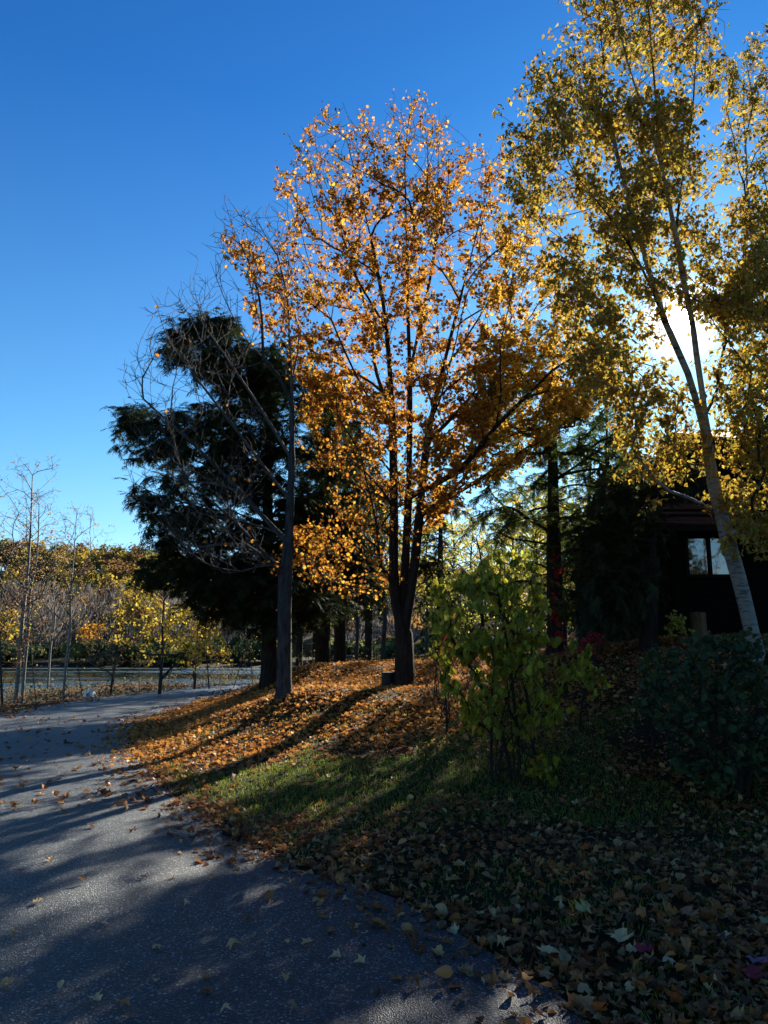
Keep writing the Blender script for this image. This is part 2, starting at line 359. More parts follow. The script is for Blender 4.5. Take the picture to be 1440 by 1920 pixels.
def oval_tpl(w=0.33, fold=0.25, curl=0.25):
    ys = (0.0, 0.22, 0.5, 0.78, 1.0); ws = (0.0, 0.8, 1.0, 0.6, 0.0)
    v = [(0, y, 0) for y in ys]; f = []
    L, Rr = [0] * 5, [0] * 5
    for i in (1, 2, 3):
        v.append((w * ws[i], ys[i], fold * w * ws[i])); Rr[i] = len(v) - 1
        v.append((-w * ws[i], ys[i], fold * w * ws[i])); L[i] = len(v) - 1
    Rr[0] = L[0] = 0; Rr[4] = L[4] = 4
    for i in range(4):
        for A in (Rr, L):
            q = [i, A[i], A[i + 1], i + 1]; q = [x for k, x in enumerate(q) if x not in q[:k]]
            f.append(q[:3])
            if len(q) == 4: f.append([q[0], q[2], q[3]])
    v = np.array(v, float); v[:, 2] -= curl * v[:, 1] ** 2
    return v, np.array(f)
def rhomb_tpl(w=0.34, fold=0.25):
    return np.array([(0, 0, 0), (w, .36, fold * w), (0, 1, -.12), (-w, .36, fold * w)], float), np.array([(0, 1, 2), (0, 2, 3)])
def spray_tpl(nb=6, wid=0.5, droop=0.25, seed=0):
    r = R(seed); v, f = [], []
    def tri(a, b, c):
        k = len(v); v.extend((a, b, c)); f.append((k, k + 1, k + 2))
    tri((-.02, 0, 0), (.02, 0, 0), (0, 1, 0))
    for i in range(nb):
        t = 0.05 + 0.85 * i / nb; L = wid * (1 - 0.75 * t) * r.uniform(.7, 1.15)
        for s in (-1, 1):
            y = t + r.uniform(-.04, .04); a = math.radians(r.uniform(38, 62))
            ex, ey = s * L * math.sin(a), y + L * math.cos(a)
            hw = 0.035 + 0.03 * (1 - t)
            tri((0, y - hw, 0), (0, y + hw, 0), (ex, ey, r.uniform(-.1, .04)))
            mx_, my_ = ex * .5, y + (ey - y) * .5          # side tooth
            if i % 2 == 0: tri((mx_ * .7, y + (ey - y) * .3, 0), (mx_ * 1.1, my_ + .02, 0), (mx_ * 1.1 + s * .02, my_ + L * .38, r.uniform(-.08, .02)))
    v = np.array(v, float); v[:, 2] -= droop * v[:, 1] ** 2 + 0.15 * np.abs(v[:, 0])
    return v, np.array(f)
T_MAPLE = [maple_simple(.25, .25), maple_simple(-.3, .15), maple_simple(.1, .5)]
T_OVAL = [oval_tpl(.33, .25, .25), oval_tpl(.30, .45, .4), oval_tpl(.36, .1, .15)]
T_LITTER = [maple_tpl(1.6, .5, .5, 1), maple_tpl(.6, 1.1, -.6, 2), maple_tpl(-1.5, -.5, .7, 3), maple_tpl(2.4, .3, .3, 4), maple_tpl(.5, .3, .2, 5), maple_tpl(-.9, .9, -.8, 6), maple_tpl(1.1, -1.0, .9, 7), oval_tpl(.36, .5, .7), oval_tpl(.42, .8, -.5)]
T_OVAL = [oval_tpl(.33, .25, .25), oval_tpl(.30, .45, .4), oval_tpl(.36, .1, .15)]
T_RHOMB = [rhomb_tpl(), rhomb_tpl(.42, .1), rhomb_tpl(.28, .5)]
T_SPRAY = [spray_tpl(6, .55, .25, 1), spray_tpl(7, .42, .35, 2), spray_tpl(5, .62, .15, 3)]

def leaf_blocks(r, tpls, pos, rot, sc):
    which = r.integers(0, len(tpls), len(pos)); out = []
    for k, tpl in enumerate(tpls):
        s = which == k
        if s.any(): out.append(scatter(tpl, pos[s], rot[s], np.asarray(sc)[s]))
    return out

# ------------------------------------------------------------------ terrain
def pts(lst): return [tuple(G(u, v)[:2]) for u, v in lst]
ROAD = pts([(1090, 1920), (980, 1830), (860, 1745), (740, 1690), (650, 1660), (560, 1628), (480, 1600), (400, 1552), (330, 1500), (265, 1440), (238, 1402), (240, 1372), (272, 1350)]) \
    + [(-5.9, 21.4), (-6.4, 33), (-5.2, 37), (-2, 40), (8, 44), (30, 46), (30, 50), (8, 48), (-3, 45), (-7.6, 39.5), (-9.2, 32.5), (-10, 27.8), (-10.1, 23.5), (-9.6, 18.8), (-9.4, 12), (-9.6, 0), (-10, -14), (5, -14), (3.4, -4), (2.0, 0.5)]
POND = [(-260, 37), (-24, 37), (-15, 44), (-9, 52), (0, 55), (15, 58), (32, 75), (22, 104), (-20, 121), (-80, 128), (-260, 126)]
WATER_Z = -0.8
_c = []
for u, v, Y in [(965, 1465, 8.9), (757, 1288, 16.5), (532, 1306, 15.0), (640, 1247, 23), (560, 1252, 22), (850, 1262, 18), (1170, 1213, 15.5), (1300, 1198, 15.0), (1450, 1190, 15.5),
                (1412, 1240, 12.0), (1390, 1490, 8.0), (1150, 1330, 11.5), (1100, 1290, 13), (700, 1380, 12.0), (900, 1400, 10.5), (450, 1350, 14.5), (1250, 1620, 6.0)]:
    _c.append(tuple(P(u, v, Y)))
_c += [(6, 3, .1), (12, 6, .9), (14, 12, 1.7), (9, 22, 2.0), (16, 24, 2.4), (2, 30, 1.0), (10, 34, 1.2), (-4, 30, .5), (0, 38, 0.1), (-12, 20, -.1), (-13, 28, -.25), (-16, 32, -.45), (-20, 24, -.3), (-20, 5, 0), (4.5, -8, .1), (20, 0, 1.0), (25, 40, 1.5), (-30, 15, -.2), (3.0, 4.5, 0.02), (2.2, 6.5, 0.04), (-2.5, 12.3, .12), (-3.6, 13.5, .12), (-4.4, 17, .08), (-5.2, 24, .05), (-4.0, 21, .35)]
_c = np.array(_c)
def _phi(r_): return np.sqrt(r_ * r_ + 1.2)
_A = _phi(np.hypot(_c[:, None, 0] - _c[None, :, 0], _c[:, None, 1] - _c[None, :, 1]))
_n = len(_c); _MM = np.zeros((_n + 1, _n + 1)); _MM[:_n, :_n] = _A - 0.15 * np.eye(_n) * 0; _MM[:_n, _n] = 1; _MM[_n, :_n] = 1
_w = np.linalg.solve(_MM + 1e-9 * np.eye(_n + 1), np.concatenate((_c[:, 2], [0])))
def height(x, y):
    x = np.asarray(x, float); y = np.asarray(y, float); sh = np.broadcast(x, y).shape
    x, y = np.broadcast_to(x, sh).ravel(), np.broadcast_to(y, sh).ravel()
    xc, yc = np.clip(x, -35, 35), np.clip(y, -15, 60)
    z = np.clip(_phi(np.hypot(xc[:, None] - _c[None, :, 0], yc[:, None] - _c[None, :, 1])) @ _w[:_n] + _w[_n], -0.6, 3.2)
    z += 0.05 * (vnoise(x, y, 0.7, 3) - .5) + 0.02 * (vnoise(x, y, 2.5, 4) - .5)
    rd = np.where(inpoly(x, y, ROAD), 0, polydist(x, y, ROAD)); z = z * sstep(0.0, 1.3, rd)
    pd = polydist(x, y, POND); ip = inpoly(x, y, POND)
    z = np.where(ip, WATER_Z - 0.15 - 1.0 * sstep(0, 5, pd), z + (WATER_Z - 0.1 - z) * (1 - sstep(0, 3.5, pd)))
    hill = (20 - 0.055 * np.clip(x, -160, 160)) * sstep(126, 275, y + 0.10 * x) + 6 * sstep(200, 420, y) + 10 * (vnoise(x, y, 0.022, 8) - .5) * sstep(150, 240, y)
    z = z + np.where(ip, 0, hill)
    return z.reshape(sh)
def hz(x, y): return float(height(np.array([x]), np.array([y]))[0])
def gax(lo, hi, fine_lo, fine_hi, fs):
    a = list(np.arange(fine_lo, fine_hi + 1e-6, fs)); s = fs; x = fine_hi
    while x < hi: s *= 1.13; x += s; a.append(x)
    s = fs; x = fine_lo
    while x > lo: s *= 1.13; x -= s; a.insert(0, x)
    return np.array(a)
gx, gy = gax(-420, 420, -14, 12, 0.2), gax(-60, 520, -2, 34, 0.2)
XX, YY = np.meshgrid(gx, gy)
ZZ = height(XX, YY)
V = np.stack((XX, YY, ZZ), -1).reshape(-1, 3); nx, ny = len(gx), len(gy)
ii = (np.arange(ny - 1)[:, None] * nx + np.arange(nx - 1)[None]).ravel()
ground = obj('ground', mesh('ground', [(V, np.stack((ii, ii + 1, ii + nx + 1, ii + nx), -1))], M['ground'], True))
kind(ground, 'structure', 'grassy leaf-strewn ground rising to a mound and a far wooded hill')

def densify(poly, step, amp, seed):
    r = R(seed); out = []
    for i in range(len(poly)):
        a, b = np.array(poly[i]), np.array(poly[(i + 1) % len(poly)]); L = np.linalg.norm(b - a); k = max(1, int(L / step))
        nrm = np.array((-(b - a)[1], (b - a)[0])) / (L + 1e-9)
        for j in range(k): out.append(a + (b - a) * j / k + nrm * r.normal() * amp)
    return out
rp = densify(ROAD, 0.25, 0.035, 5)
me = bpy.data.meshes.new('road'); me.from_pydata([(x, y, 0.012) for x, y in rp], [], [list(range(len(rp)))]); me.materials.append(M['road'])
kind(obj('road', me), 'structure', 'worn grey asphalt road curving away to the left')
pp = [(-300, 30), (60, 30), (60, 132), (-300, 132)]
PX, PY = np.meshgrid(np.linspace(-300, 45, 2), np.linspace(35, 133, 2))
me = bpy.data.meshes.new('pond'); me.from_pydata([(-300, 36, WATER_Z), (45, 36, WATER_Z), (45, 133, WATER_Z), (-300, 133, WATER_Z)], [], [(0, 1, 2, 3)]); me.materials.append(M['water'])
kind(obj('pond', me), 'structure', 'still pond behind the left bank')

# ------------------------------------------------------------------ trees
class Skel:
    def __init__(s, cap=60000):
        s.p = np.zeros((cap, 3)); s.d = np.zeros((cap, 3)); s.par = np.full(cap, -1, np.int64); s.lev = np.zeros(cap, np.int8); s.n = 0
    def add(s, p, par, lev):
        i = s.n; s.p[i] = p; s.par[i] = par; s.lev[i] = lev
        s.d[i] = unit(p - s.p[par]) if par >= 0 else (0, 0, 1); s.n += 1; return i
    def path(s, P_, par, lev):
        for q in P_: par = s.add(q, par, lev)
        return par
def smooth_line(pp_, step, r, wob=0.0):
    pp_ = np.asarray(pp_, float); n = len(pp_); out = []
    ext = np.vstack((2 * pp_[0] - pp_[1], pp_, 2 * pp_[-1] - pp_[-2]))
    for i in range(n - 1):
        a, b, c, d = ext[i:i + 4]; k = max(1, int(np.linalg.norm(c - b) / step))
        for j in range(k):
            t = j / k
            out.append(.5 * ((2 * b) + (c - a) * t + (2 * a - 5 * b + 4 * c - d) * t * t + (3 * b - a - 3 * c + d) * t ** 3))
    out.append(pp_[-1]); out = np.array(out)
    if wob: out[1:] += np.cumsum(r.normal(size=(len(out) - 1, 3)) * wob, 0) * 0.5
    return out
def grow(sk, targets, r, e0=0.7, wa=0.6, wu=1.0, step=0.25, lev=1, zmin=-1e9, jit=0.05, endup=0.15, maxseg=14, mind=0.1, tan=0.5):
    for t in targets:
        n = sk.n; v = t - sk.p[:n]; d = np.sqrt((v * v).sum(1)) + 1e-6
        c = (v * sk.d[:n]).sum(1) / d; el = v[:, 2] / d
        cost = d * (1 + wa * (1 - c) + wu * (el - e0) ** 2)
        cost[sk.p[:n, 2] < zmin] += 1e6; cost[d < mind] += 1e6
        i = int(np.argmin(cost)); a = sk.p[i]; L = d[i]
        tg = unit(tan * sk.d[i] + (1 - tan) * v[i] / L); b1 = a + tg * L * 0.42; b2 = t - np.array((0, 0, endup)) * L - unit(v[i]) * L * 0.25
        k = int(np.clip(L / step, 2, maxseg)); s = (np.arange(1, k + 1) / k)[:, None]
        q = a * (1 - s) ** 3 + 3 * b1 * s * (1 - s) ** 2 + 3 * b2 * s * s * (1 - s) + t * s ** 3
        q[:-1] += r.normal(size=(k - 1, 3)) * jit * L / k
        sk.path(q, i, lev)
def radii(sk, Rb, p=2.3, rmin=0.003):
    n = sk.n; acc = np.zeros(n); ch = np.zeros(n, int)
    par = sk.par[:n]
    for i in range(n - 1, 0, -1):
        if acc[i] == 0: acc[i] = 1.0
        q = par[i]
        if q >= 0: acc[q] += acc[i]; ch[q] += 1
    rad = acc ** (1 / p); rad *= Rb / rad[0]
    return np.maximum(rad, rmin)
def tubes(sk, rad, sel=None):
    """bark: one tapering tube per chain. returns blocks for thick, thin"""
    n = sk.n; par = sk.par[:n]; best = np.full(n, -1)
    for i in range(1, n):
        q = par[i]
        if q >= 0 and (best[q] < 0 or rad[i] > rad[best[q]]): best[q] = i
    thick, thin = [], []
    starts = [i for i in range(n) if par[i] < 0 or best[par[i]] != i]
    for s in starts:
        ids = [] if par[s] < 0 else [par[s]]
        i = s
        while i >= 0: ids.append(i); i = best[i]
        if len(ids) < 2: continue
        p = sk.p[ids]; rr = rad[ids].copy()
        if par[s] >= 0: rr[0] = min(rr[0], rr[1] * 1.25)
        if best[ids[-1]] < 0: rr[-1] *= 0.45
        if par[s] < 0:                                   # root flare
            dz = p[:, 2] - p[0, 2]; rr = rr * (1 + 0.45 * np.exp(-dz / (rr[0] * 1.6)))
        m_ = rr.max(); ns = 14 if m_ > .12 else 9 if m_ > .05 else 5 if m_ > .018 else 3
        tg = np.gradient(p, axis=0); tg = unit(tg)
        ref = np.array((0.31, 0.95, 0.05)) if abs(tg[0][1]) < .8 else np.array((1., 0, 0))
        sd = unit(np.cross(tg, ref)); up = np.cross(sd, tg)
        a = np.arange(ns) / ns * 2 * math.pi
        rg = rr[:, None]
        if ns >= 9:
            rg = rr[:, None] * (1 + 0.06 * np.sin(3 * a + p[0, 0])[None] + 0.05 * np.sin(7 * a[None] + 1.3 * p[:, 2:3]))
        v = p[:, None] + rg[..., None] * (np.cos(a)[None, :, None] * sd[:, None] + np.sin(a)[None, :, None] * up[:, None])
        k = len(p); i0 = (np.arange(k - 1)[:, None] * ns + np.arange(ns)[None]); i1 = (np.arange(k - 1)[:, None] * ns + (np.arange(ns)[None] + 1) % ns)
        f = np.stack((i0, i1, i1 + ns, i0 + ns), -1).reshape(-1, 4)
        (thick if m_ > 0.045 else thin).append((v.reshape(-1, 3), f))
    return thick, thin
def cut(blocks, base): return [(b[0] - base, *b[1:]) for b in blocks]

def sample_poly(poly, n, Y0, hd, r, bias=None):
    poly = np.asarray(poly, float); lo, hi = poly.min(0), poly.max(0); c = poly.mean(0); out = []
    while len(out) < n:
        q = lo + r.random((n * 4, 2)) * (hi - lo); q = q[inpoly(q[:, 0], q[:, 1], poly)]
        out.extend(q.tolist())
    q = np.array(out[:n]); rho = np.hypot(*((q - c) / (np.abs(poly - c).max(0) + 1)).T).clip(0, 1)
    Y = Y0 + (r.random(n) * 2 - 1) * hd * np.sqrt(1 - .85 * rho ** 2)
    return P(q[:, 0], q[:, 1], Y)
def clump(t, k, rad, r, up=0.0):
    q = np.repeat(t, k, 0); o = rdir(r, len(q)) * (r.random((len(q), 1)) ** .5) * rad; o[:, 2] = o[:, 2] * .8 + up * rad
    return q + o
def order(t, base, frac=.16):
    """far tips first, so that long limbs run straight, then the rest from the inside out"""
    d = np.linalg.norm(t - base, axis=1); r_ = R(len(t)); sc = d / d.max() + r_.random(len(t)) * .9
    a = np.argsort(-sc); k = int(len(t) * frac); rest_ = a[k:]
    return t[np.concatenate((a[:k], rest_[np.argsort(d[rest_])]))]
SUN_GAP = 1.0
def near_sun(p):
    u, v, f = pix(p); return np.hypot(u - 1278, v - 602) < 26

def leaf_on(sk, rad, rmax, per, r, off=0.08, lev_min=1, mult=None):
    n = sk.n; ok = (rad[:n] < rmax) & (sk.lev[:n] >= lev_min); idx = np.nonzero(ok)[0]
    w = np.full(len(idx), float(per))
    if mult is not None: w = w * mult(sk.p[idx])
    k = r.poisson(w); ids = np.repeat(idx, k)
    seg = sk.p[sk.par[ids]] - sk.p[ids]
    pos = sk.p[ids] + seg * r.random((len(ids), 1)) + rdir(r, len(ids)) * off * r.random((len(ids), 1))
    return ids, pos
def broad_rot(r, n, hang=0.6):
    d = rdir(r, n); d[:, 2] = d[:, 2] * .6 - hang; d = unit(d)
    nn = rdir(r, n) + np.array((0, 0, .35)); return frames(d, nn)
def spray_rot(r, d, n):
    d = d.copy(); side = unit(np.cross(d, np.array((0, 0, 1.)))) * r.choice((-1, 1), (n, 1))
    dd = unit(d * r.uniform(.3, 1.0, (n, 1)) + side * r.uniform(.2, .9, (n, 1)) + np.array((0, 0, -1)) * r.uniform(.0, .45, (n, 1)) + rdir(r, n) * .2)
    return frames(dd, np.array((0, 0, 1.)) + rdir(r, n) * .35)

def finish_tree(name, label, cat, group, sk, rad, base, bark, twig, leafblocks, leafmat_, twig_name='branches', extra=None):
    root = empty(name, tuple(base)); tag(root, label, cat, group)
    th, tn = tubes(sk, rad)
    if th: obj('trunk', mesh('trunk', cut(th, base), bark, True), root)
    if tn: obj(twig_name, mesh(twig_name, cut(tn, base), twig, True), root)['kind'] = 'stuff'
    if leafblocks: obj('crown', mesh('crown', cut(leafblocks, base), leafmat_), root)
    return root
def stem_px(lst): return np.array([P(u, v, Y) for u, v, Y in lst])
def on_ground(p, sink=0.12):
    p = np.array(p, float); p[2] = hz(p[0], p[1]) - sink; return p

# ---- the orange maple
def orange_maple():
    r = R(21); sk = Skel()
    base = on_ground(P(757, 1288, 16.5))
    tr = smooth_line(np.vstack((base, stem_px([(758, 1240, 16.5), (757, 1190, 16.5)]))), .2, r, .002)
    e = sk.path(tr, -1, 0)
    L1 = [(742, 1130, 16.5), (738, 1060, 16.5), (738, 980, 16.5), (737, 860, 16.4), (733, 740, 16.3), (722, 600, 16.2), (700, 470, 16.1), (672, 350, 16.0), (650, 260, 16)]
    L2 = [(757, 1130, 16.6), (760, 1060, 16.6), (765, 960, 16.6), (768, 840, 16.7), (768, 700, 16.8), (764, 560, 16.8), (762, 420, 16.8), (760, 300, 16.8), (768, 220, 16.8)]
    L3 = [(768, 1130, 16.45), (779, 1050, 16.4), (790, 940, 16.2), (802, 830, 16.1), (822, 730, 16.0), (850, 620, 15.8), (878, 510, 15.7), (905, 400, 15.6), (930, 310, 15.6)]
    for Lx in (L1, L2, L3): sk.path(smooth_line(np.vstack((sk.p[e], stem_px(Lx))), .3, r, .004)[1:], e, 0)
    low = int(np.argmin(np.abs(sk.p[:sk.n, 2] - P(757, 1215, 16.5)[2])))
    sk.path(smooth_line(np.vstack((sk.p[low], stem_px([(735, 1180, 16.2), (722, 1150, 16.0), (716, 1120, 15.8)]))), .2, r)[1:], low, 0)
    def att(u, v, Lx):
        q = P(u, v, 16.5); i = int(np.argmin(np.linalg.norm(sk.p[:sk.n] - q, axis=1)))
        sk.path(smooth_line(np.vstack((sk.p[i], stem_px(Lx))), .3, r, .006)[1:], i, 0)
    att(738, 800, [(700, 760, 15.8), (660, 690, 15.2), (620, 600, 14.8), (580, 500, 14.5), (555, 400, 14.3)])
    att(735, 760, [(706, 700, 16.8), (690, 600, 17.4), (655, 480, 17.8), (610, 370, 18.0), (580, 290, 18)])
    att(805, 825, [(850, 780, 16.8), (900, 720, 17.2), (950, 620, 17.4), (1000, 500, 17.5)])
    att(822, 725, [(870, 640, 16.8), (930, 540, 17.2), (970, 450, 17.4)])
    att(795, 930, [(860, 880, 15.6), (930, 800, 15), (1010, 720, 14.6), (1090, 640, 14.4)])
    att(790, 960, [(850, 930, 17), (930, 880, 17.6), (1020, 820, 18), (1120, 760, 18.2)])
    att(740, 960, [(700, 900, 15.6), (640, 840, 14.9), (580, 740, 14.4), (530, 640, 14.2), (500, 540, 14.1)])
    att(768, 700, [(790, 600, 17.2), (815, 470, 17.4), (820, 330, 17.5), (822, 240, 17.5)])
    att(742, 1000, [(700, 985, 15.7), (640, 1000, 14.9), (560, 1040, 14.2)])
    reg = [  # polygon, count, depth half
        ([(500, 395), (555, 265), (620, 215), (690, 230), (740, 300), (740, 520), (700, 700), (600, 760), (540, 660), (495, 520)], 150, 2.8),
        ([(735, 185), (820, 190), (850, 300), (860, 420), (740, 420), (735, 260)], 45, 2.0),
        ([(740, 420), (870, 270), (920, 270), (960, 310), (1000, 380), (1045, 520), (1085, 610), (980, 700), (860, 740), (740, 720)], 190, 3.0),
        ([(560, 700), (860, 720), (960, 760), (900, 860), (820, 960), (700, 940), (600, 860), (550, 780)], 130, 2.8),
        ([(880, 740), (1000, 650), (1090, 610), (1150, 680), (1120, 760), (1000, 850), (900, 920), (860, 880)], 135, 2.2),
        ([(480, 1040), (560, 990), (640, 960), (740, 960), (770, 1090), (690, 1135), (640, 1110), (560, 1090)], 60, 1.8),
        ([(590, 860), (700, 860), (800, 900), (860, 930), (790, 1010), (680, 1010), (600, 960)], 50, 2.0)]
    main, sub = [], []
    for poly, c, hd in reg:
        t = sample_poly(poly, c, 16.4, hd, r); main.append(t); sub.append(clump(t, 7, .48, r, .2))
    main = order(np.concatenate(main), base, .35); sub = np.concatenate(sub)
    grow(sk, main, r, .82, 2.2, 1.2, .3, 1, zmin=base[2] + 2.2, jit=.03, tan=.35, endup=.06)
    grow(sk, sub, r, .6, .9, .5, .14, 2, zmin=base[2] + 2.0, jit=.04, maxseg=5)
    bare = []
    for poly, c in [([(560, 300), (640, 190), (700, 200), (830, 180), (870, 260), (830, 330), (640, 330)], 130), ([(490, 420), (520, 320), (560, 300), (560, 420)], 40), ([(860, 300), (940, 250), (980, 320), (940, 400)], 30)]:
        bare.append(sample_poly(poly, c, 16.4, 2.2, r))
    grow(sk, order(np.concatenate(bare), base), r, .8, .8, .8, .2, 3, zmin=base[2] + 4, jit=.04)
    rad = radii(sk, .185, 1.9, .0046)
    def mult(p):
        u, v, f = pix(p)
        d = 0.55 + 0.75 * sstep(300, 620, v) - 0.25 * sstep(860, 1000, u) * sstep(560, 680, v)
        d *= .2 + 1.6 * vnoise(p[:, 0] + .3 * p[:, 1], p[:, 2], 1.3, 5)
        return np.where(near_sun(p), 0, d * (1 - .72 * sstep(740, 900, v) * (1 - sstep(760, 840, u))))
    ids, pos = leaf_on(sk, rad, .014, 4.6, r, .13, 1, mult)
    lv = sk.lev[ids]; keep = (lv < 3) | (r.random(len(ids)) < .12); pos = pos[keep]
    u, v, f = pix(pos); gold = r.random(len(pos)) < .06 + .75 * sstep(840, 980, u + 60 * (vnoise(pos[:, 0], pos[:, 2], .9, 9) - .5)) * sstep(330, 480, v); lb = []
    for k, s_ in enumerate((~gold, gold)):
        lb += [(*b_, k) for b_ in leaf_blocks(r, T_MAPLE, pos[s_], broad_rot(r, s_.sum(), .6), r.uniform(.042, .085, s_.sum()))]
    return finish_tree('maple_tree', 'tall orange maple with dark forked stems in the middle of the mound', 'tree', None, sk, rad, base, M['bark_dark'], M['bark_twig'], lb, [M['leaf_orange'], M['leaf_maple_gold']])
orange_maple()

# ---- the nearly bare maple on its left
def bare_maple():
    r = R(33); sk = Skel()
    base = on_ground(P(532, 1306, 15.0))
    tr = smooth_line(np.vstack((base, stem_px([(533, 1200, 15), (534, 1100, 15), (541, 1000, 15), (545, 900, 15.05), (547, 800, 15.1), (546, 700, 15.1), (542, 640, 15.1), (538, 560, 15.1), (520, 480, 15)]))), .2, r, .004)
    sk.path(tr, -1, 0)
    def att(u, v, Lx, Y=15):
        q = P(u, v, Y); i = int(np.argmin(np.linalg.norm(sk.p[:sk.n] - q, axis=1)))
        sk.path(smooth_line(np.vstack((sk.p[i], stem_px(Lx))), .3, r, .006)[1:], i, 0)
    att(546, 760, [(520, 700, 14.8), (495, 670, 14.6), (492, 600, 14.4), (478, 520, 14.3), (440, 430, 14.2)])
    att(495, 672, [(465, 640, 14.4), (430, 580, 14.1), (395, 490, 13.9)])
    att(546, 860, [(450, 710, 15.4), (345, 560, 15.6)])
    att(543, 940, [(430, 790, 14.2), (300, 620, 13.6)])
    att(540, 1010, [(400, 870, 15.5), (250, 730, 15.9)])
    att(536, 1080, [(430, 970, 14.0), (300, 860, 13.5)])
    att(546, 720, [(560, 640, 15.6), (556, 540, 15.8), (548, 470, 15.9)])
    fans = [([(275, 570), (330, 545), (385, 470), (425, 380), (480, 400), (500, 560), (470, 680), (380, 720), (300, 660)], 200),
            ([(225, 720), (270, 620), (330, 640), (460, 720), (520, 860), (480, 960), (330, 900), (250, 830)], 230),
            ([(235, 870), (300, 880), (460, 960), (520, 1060), (420, 1080), (300, 1010), (250, 930)], 170),
            ([(410, 440), (480, 400), (560, 470), (570, 640), (500, 640)], 90)]
    t = np.concatenate([sample_poly(p, c, 15, 2.0, r) for p, c in fans])
    grow(sk, order(t, base, .5), r, .8, 2.4, 1.4, .3, 1, zmin=base[2] + 1.9, jit=.03, tan=.4, endup=.05)
    s = clump(t, 2, .35, r, .35)
    grow(sk, s, r, .75, .8, .8, .13, 2, zmin=base[2] + 1.9, jit=.04, maxseg=4)
    rad = radii(sk, .135, 1.55, .005)
    def mult(p):
        u, v, f = pix(p)
        a = inpoly(u, v, [(415, 440), (480, 440), (560, 540), (580, 720), (520, 760), (455, 560)])
        return np.where(a, .9, np.where((u > 500) & (v < 1120), .16, .012))
    ids, pos = leaf_on(sk, rad, .012, 1.6, r, .12, 1, mult)
    lb = leaf_blocks(r, T_MAPLE, pos, broad_rot(r, len(pos), .6), r.uniform(.05, .09, len(pos)))
    return finish_tree('maple_tree', 'nearly leafless grey-barked maple with fine twigs fanning up to the left', 'tree', None, sk, rad, base, M['bark_grey'], M['bark_grey_twig'], lb, M['leaf_orange_few'])
bare_maple()

# ---- conifers
def conifer(seed, base_px, stem, boughs, regions, Rb, label, needle, clumps=4, per=1.5, size=(.28, .50), hd=2.2, name='hemlock_tree', group=None, Y0=None):
    r = R(seed); sk = Skel()
    base = on_ground(P(*base_px))
    sk.path(smooth_line(np.vstack((base, stem_px(stem))), .3, r, .004), -1, 0)
    Y0 = Y0 or base_px[2]
    nst = sk.n
    for Lx in boughs:
        q = stem_px(Lx); z0 = q[0, 2] - .35 * np.linalg.norm(q[-1, :2] - sk.p[nst // 2, :2]) * .3
        i = int(np.argmin(np.abs(sk.p[:nst, 2] - z0)))
        sk.path(smooth_line(np.vstack((sk.p[i], q)), .3, r, .006)[1:], i, 1)
    t = np.concatenate([sample_poly(p, c, Y0, hd, r) for p, c in regions])
    ax = np.abs(t[:, 0] - base[0]) + np.abs(t[:, 1] - base[1])
    grow(sk, t[np.argsort(ax)], r, .12, .25, 1.6, .3, 1, zmin=base[2] + 1.5, jit=.04, endup=-.06, tan=.25)
    s = clump(t, clumps, .55, r, -.1)
    grow(sk, s, r, -.1, .3, .9, .16, 2, zmin=base[2] + 1.2, jit=.05, endup=-.12, maxseg=5, tan=.3)
    rad = radii(sk, Rb, 2.0, .004)
    ids, pos = leaf_on(sk, rad, .025, per, r, .06, 1, lambda p: np.where(near_sun(p), 0, .55 + .9 * vnoise(p[:, 0], p[:, 2], 1.3, seed)))
    lb = leaf_blocks(r, T_SPRAY, pos, spray_rot(r, sk.d[ids], len(pos)), r.uniform(*size, len(pos)))
    print('conifer', seed, sk.n, len(pos))
    return finish_tree(name, label, 'tree', group, sk, rad, base, M['bark_dark'], M['bark_twig'], lb, needle)
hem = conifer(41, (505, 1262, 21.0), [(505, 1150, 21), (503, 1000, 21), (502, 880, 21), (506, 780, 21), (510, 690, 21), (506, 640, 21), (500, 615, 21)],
        [[(430, 690, 20.5), (360, 640, 20.2), (290, 628, 20)], [(430, 650, 20.4), (400, 605, 20.2)], [(400, 800, 20.2), (300, 775, 19.8), (225, 762, 19.5)],
         [(400, 960, 20.4), (300, 930, 20.0), (230, 897, 19.8)], [(400, 860, 21.5), (290, 845, 21.8), (225, 835, 22)], [(380, 1060, 20.5), (260, 1078, 20)]],
        [([(290, 632), (325, 605), (400, 588), (455, 602), (470, 660), (420, 690), (380, 700), (330, 665)], 60),
         ([(390, 690), (470, 655), (545, 640), (530, 740), (430, 770)], 45),
         ([(222, 775), (235, 755), (330, 772), (400, 745), (470, 700), (520, 700), (540, 860), (400, 880), (300, 850), (235, 845)], 150),
         ([(470, 700), (540, 650), (620, 700), (680, 780), (690, 1000), (560, 1000), (520, 850)], 110),
         ([(232, 900), (300, 935), (320, 880), (520, 860), (600, 1000), (560, 1100), (420, 1120), (310, 1030), (262, 960)], 220),
         ([(245, 1078), (300, 1040), (420, 1040), (600, 1060), (640, 1130), (540, 1180), (420, 1180), (380, 1150), (290, 1095)], 150)],
        .20, 'dark broad hemlock behind the bare maple with boughs reaching left over the road', M['needle'], 6, 1.8)
conifer(42, (604, 1255, 24.5), [(605, 1150, 24.5), (606, 1000, 24.5), (610, 850, 24.5), (615, 740, 24.5)], [],
        [([(560, 900), (600, 760), (640, 730), (680, 800), (700, 950), (690, 1120), (600, 1150), (540, 1120)], 120)], .22,
        'dark conifer with a thick black trunk behind the mound, left of a close pair', M['needle'], 4, 1.5, hd=1.8)
